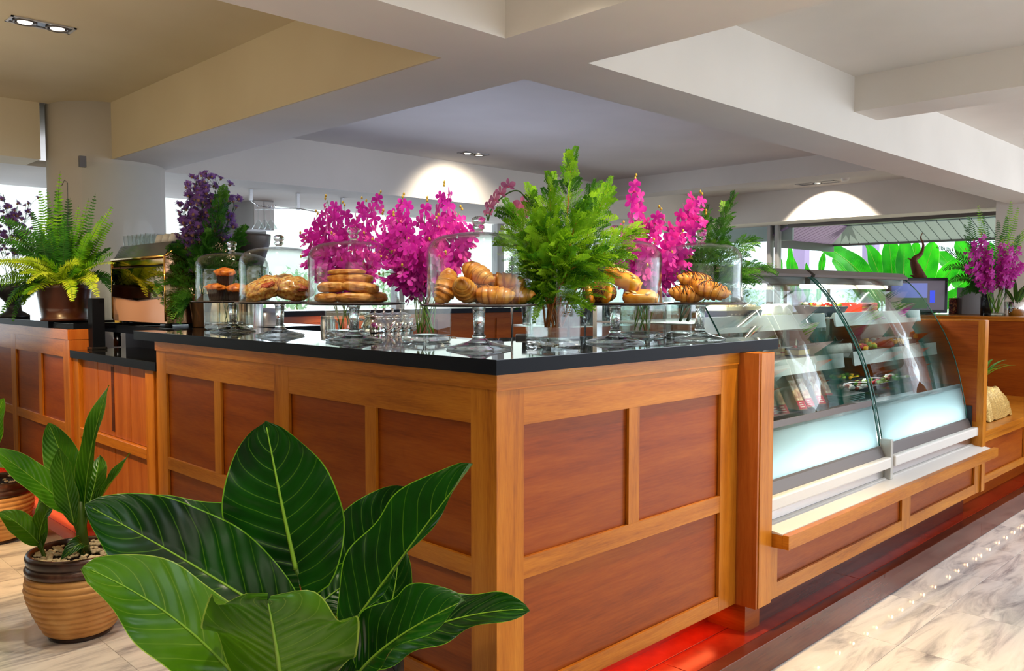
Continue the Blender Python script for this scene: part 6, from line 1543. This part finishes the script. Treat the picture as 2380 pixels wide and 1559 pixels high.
# ================================================================ ceiling fittings
def downlight(lb, c, lx, ly, rz=0, n=2, lit=(1,1)):
    t = thing('ceiling_light', lb, 'ceiling light', c, rz)
    fr_ = MB(); 
    for a, b in (((-lx,-ly),(lx,-ly+.012)),((-lx,ly-.012),(lx,ly)),((-lx,-ly),(-lx+.012,ly)),((lx-.012,-ly),(lx,ly))): fr_.box((a[0],a[1],-.006),(b[0],b[1],0))
    fr_.build('frame', M['offwhite'], t)
    MB().box((-lx+.012,-ly+.012,-.001),(lx-.012,ly-.012,.0)).build('recess', M['black'], t)
    for k in range(n):
        x = (k-(n-1)/2)*lx
        MB().lathe([(.052,-.002),(.058,-.006),(.052,-.012),(.046,-.006)], (x,0,0), 24).build('gimbal_ring', M['alu'], t)
        if lit[k]: MB().lathe([(0,-.004),(.034,-.004),(.034,-.008),(0,-.010)], (x,0,0), 20).build('lamp', M['lamp'], t)
    return t
downlight('twin recessed ceiling light at upper left', (-.245,3.21,ZC-.013), .155, .062, 0, 2, (1,1))
downlight('recessed ceiling light in the middle bay', (4.16,4.693,ZC-.001), .16, .07, 0, 2, (1,1))
downlight('recessed ceiling light over the far right wall', (8.829,3.247,ZC-.001), .10, .26, 0, 1, (1,))
t = thing('smoke_detector', 'small white detector on the far right ceiling', 'detector', (8.535,2.753,ZC)); MB().lathe([(0,-.05),(.035,-.05),(.05,-.02),(.05,0),(0,0)], n=20).build('detector_body', M['white'], t)
# curved glass screen beside the column
gs = thing('glass_screen', 'curved frameless glass screen in front of the round column', 'glass screen', (0,0,0))
arc = [(.78+.52*cos(radians(a)), 5.25+.52*sin(radians(a))) for a in range(232, 300, 4)]
m = MB(); n = len(arc); m.add([(x,y,1.32) for x,y in arc]+[(x,y,2.46) for x,y in arc], [(k,k+1,n+k+1,n+k) for k in range(n-1)], True); m.build('curved_pane', M['glass'], gs)
MB().box((arc[0][0]-.015,arc[0][1]-.015,2.42),(arc[0][0]+.03,arc[0][1]+.015,2.5)).build('clip', M['alu'], gs)
# ================================================================ outside the right hand windows
M['slat'] = mat('painted_soffit_slat', srgb(190,206,206), .6)
M['slat_pink'] = mat('lilac_soffit_slat', srgb(190,160,206), .6)
cv = thing('garden_canopy', 'slatted canopy soffit outside the right window', 'canopy', (0,0,0)); cv['kind'] = 'structure'
def plank(a, b, w_dir, w, m, nm='slat'):
    a, b, w_dir = Vector(a), Vector(b), Vector(w_dir).normalized(); n = (b-a).cross(w_dir).normalized()*.008; h = w_dir*w/2
    vs = [a-h-n, a+h-n, b+h-n, b-h-n, a-h+n, a+h+n, b+h+n, b-h+n]
    o = MB().add(vs, [(0,3,2,1),(4,5,6,7),(0,1,5,4),(1,2,6,5),(2,3,7,6),(3,0,4,7)]).build(nm, m, cv); o['kind'] = 'structure'
# front eave strip: lower edge x = 12, z 2.33; upper edge x = 11.35, z 2.56
for k in range(46):
    y = 4.42-.155*k
    ya = min(y, 4.47); plank((12.0, ya, 2.33), (11.35, min(ya, 3.95), 2.56), (0,1,0), .140, M['slat'])
for k in range(15):
    x = 11.9-.145*k
    plank((x, 4.47, 2.33), (min(x, 11.35), 3.95, 2.56), (1,0,0), .130, M['slat_pink'])
def quad(a, b, c, d, nm, m):
    struct(MB().add([a,b,c,d,(a[0],a[1],a[2]+.02),(b[0],b[1],b[2]+.02),(c[0],c[1],c[2]+.02),(d[0],d[1],d[2]+.02)], [(0,1,2,3),(7,6,5,4),(0,4,5,1),(1,5,6,2),(2,6,7,3),(3,7,4,0)]), nm, m, cv)
quad((12.0,-4,2.345),(12.0,4.47,2.345),(11.35,3.95,2.575),(11.35,-4,2.575),'backing',M['alu'])
quad((12.0,4.47,2.345),(9.9,4.47,2.345),(9.9,3.95,2.575),(11.35,3.95,2.575),'backing',M['alu'])
struct(B((9.9,-4,2.575), (11.36,3.96,2.60)), 'canopy_ceiling', M['slat'], cv)
struct(B((9.9,4.47,2.20), (12.05,4.50,2.35)), 'canopy_edge', M['alu'], cv)
struct(B((12.0,-4,2.29), (12.04,4.50,2.35)), 'canopy_edge', M['alu'], cv)
struct(B((9.86,4.10,2.28), (9.90,5.9,2.56)), 'window_frame', M['slat'])
struct(B((9.9,-12,-.05), (30,16,-.03)), 'ground', mat('garden_ground', srgb(190,180,160), .9))
M['banana'] = big_leaf_mat('banana_leaf', srgb(20,150,10), srgb(60,200,20), srgb(170,230,110), srgb(90,210,60), nv=26, rough=.4, tr=.72)
M['trunk'] = mat('banana_stem', srgb(140,160,80), .6)
def at_x(px, py, x):
    r = P(px, py, 1)-CAM; return CAM+r*((x-CAM.x)/r.x)
ban = [ # x plane, leaves: base, ctrl, tip px, half width
 (12.9, 'broad banana plant in front of the window with a torn arching leaf', [((2050,700),(1990,600),(1890,560),.20,(0,.5,-.9)),((2065,720),(2050,640),(2010,560),.17,(.3,.3,-.9)),((2080,720),(2075,640),(2065,550),.20,(0,.1,-1)),((2090,720),(2105,640),(2100,540),.18,(.1,.1,-1)),((2040,720),(1985,650),(1935,600),.15,(-.2,.4,-.9))]),
 (13.6, 'banana plant with upright fan leaves behind the driftwood', [((2110,730),(2150,640),(2170,560),.20,(-.3,.2,-.9)),((2100,740),(2120,640),(2130,560),.14,(-.1,.1,-1)),((2110,740),(2190,660),(2230,600),.17,(-.4,.4,-.8)),((2120,740),(2230,690),(2300,640),.16,(-.3,.6,-.7)),((2110,740),(2100,660),(2075,560),.16,(.2,.1,-1))]),
 (12.6, 'low young banana leaves standing upright at the left of the window', [((1842,690),(1836,630),(1834,575),.075,(.1,0,-1)),((1858,700),(1850,620),(1833,570),.05,(.2,0,-1)),((1825,700),(1815,640),(1810,595),.06,(.1,0,-1)),((1875,700),(1876,650),(1874,610),.06,(0,0,-1)),((1900,700),(1906,640),(1914,585),.07,(0,0,-1))]),
 (15.5, 'bright green banana plant at the far right of the window', [((2300,740),(2290,640),(2220,560),.26,(0,.3,-.9)),((2310,740),(2320,640),(2290,560),.24,(0,.2,-1)),((2290,740),(2240,650),(2180,585),.24,(0,.3,-.9)),((2310,740),(2350,640),(2370,570),.24,(0,.2,-1))]),
]
for i, (x, lb, lv) in enumerate(ban):
    r0 = at_x(lv[0][0][0], 700, x); b0 = Vector((x, r0.y, -.03)); t = thing('banana_plant', lb, 'banana plant', b0, 0, 'banana plants outside')
    MB().tube([(0,0,0),(0,0,.6),(.02,0,1.15)], [.09,.075,.05], 10).build('stem', M['trunk'], t)
    for k, (b, c, tp, w, fc) in enumerate(lv):
        leaf(t, at_x(b[0], b[1], x), at_x(c[0], c[1], x+.1*k), at_x(tp[0], tp[1], x+.15*k-.2), w, D3(*fc), 'banana', fold=.25, lobe=0, wave=.03, tipp=.45, wp=.35, seed=i*9+k, nu=8, nvv=20, rib=.012)
        stalk(t, [b0+Vector((0,0,.9)), (b0+Vector((0,0,.9))+at_x(b[0], b[1], x))/2, at_x(b[0], b[1], x)], .02)
# pale bushes and building posts further back
M['bush'] = leafmat('sunlit_bush_leaf', srgb(150,200,140), srgb(190,230,180), srgb(220,245,215), 3, tr=.4)
rnd = random.Random(11)
for i in range(7):
    x = 18.5+rnd.uniform(-.5,1); y = -2.0+i*2.1; b0 = Vector((x, y, -.03)); m = MB()
    for k in range(900):
        v = Vector((rnd.gauss(0,1), rnd.gauss(0,1), rnd.gauss(0,1))).normalized(); r = rnd.random()**.33; c = Vector((v.x*r*.95, v.y*r*.95, 1.35+v.z*r*1.1)); d = Vector((rnd.uniform(-1,1), rnd.uniform(-1,1), rnd.uniform(-1,1))).normalized(); w = d.cross(UZ).normalized()*.035
        m.add([c, c+d*.06+w, c+d*.13, c+d*.06-w], [(0,1,2,3)])
    t = thing('garden_bush', 'pale sunlit bush beyond the window, %s' % ['first from the right wall','second','third','fourth','fifth','sixth','seventh from the right wall'][i], 'bush', b0, 0, 'bushes beyond the garden')
    o = m.build('foliage', M['bush'], t); o['kind'] = 'stuff'; MB().tube([(0,0,0),(0,0,1)], .04, 8).build('trunk', M['trunk'], t)
for k, y in enumerate((2.3, 4.9, 6.3)):
    o = MB().box((-.12,-.12,0),(.12,.12,2.6), bev=.01).build('garden_post', M['slat_pink'], None, ['lilac grey post outside, right of the young banana leaves','lilac grey post outside at the left of the window','lilac grey post farthest left outside'][k], 'post'); o.location = (14.6, y, -.03)
# bright neighbour wall seen through the back windows
struct(B((-9,12,-.05), (16,12.2,3.2)), 'wall_back', mat('sunlit_white_wall', srgb(244,244,236), .8))
struct(B((-9,9.5,-.05), (9.9,12,-.03)), 'ground', M['plaster'])
for k, (x, z0_, z1_) in enumerate(((4.2,1.2,1.8),(5.0,1.25,1.9),(6.6,1.0,1.9))):
    b0 = Vector((x, 9.6, -.03)); m = MB()
    for q in range(260):
        c = Vector((rnd.gauss(0,.14), rnd.gauss(0,.14), rnd.uniform(z0_, z1_))); d = Vector((rnd.uniform(-1,1), rnd.uniform(-1,1), rnd.uniform(-1,1))).normalized(); w = d.cross(UZ).normalized()*.03
        m.add([c, c+d*.06+w, c+d*.13, c+d*.06-w], [(0,1,2,3)])
    t = thing('courtyard_shrub', 'slim green shrub outside the back window, %s' % ['left','middle','right'][k], 'shrub', b0, 0, 'shrubs outside the back window'); o = m.build('foliage', M['bush'], t); o['kind'] = 'stuff'
    MB().tube([(0,0,0),(0,0,z1_)], .015, 6).build('stem', M['trunk'], t)
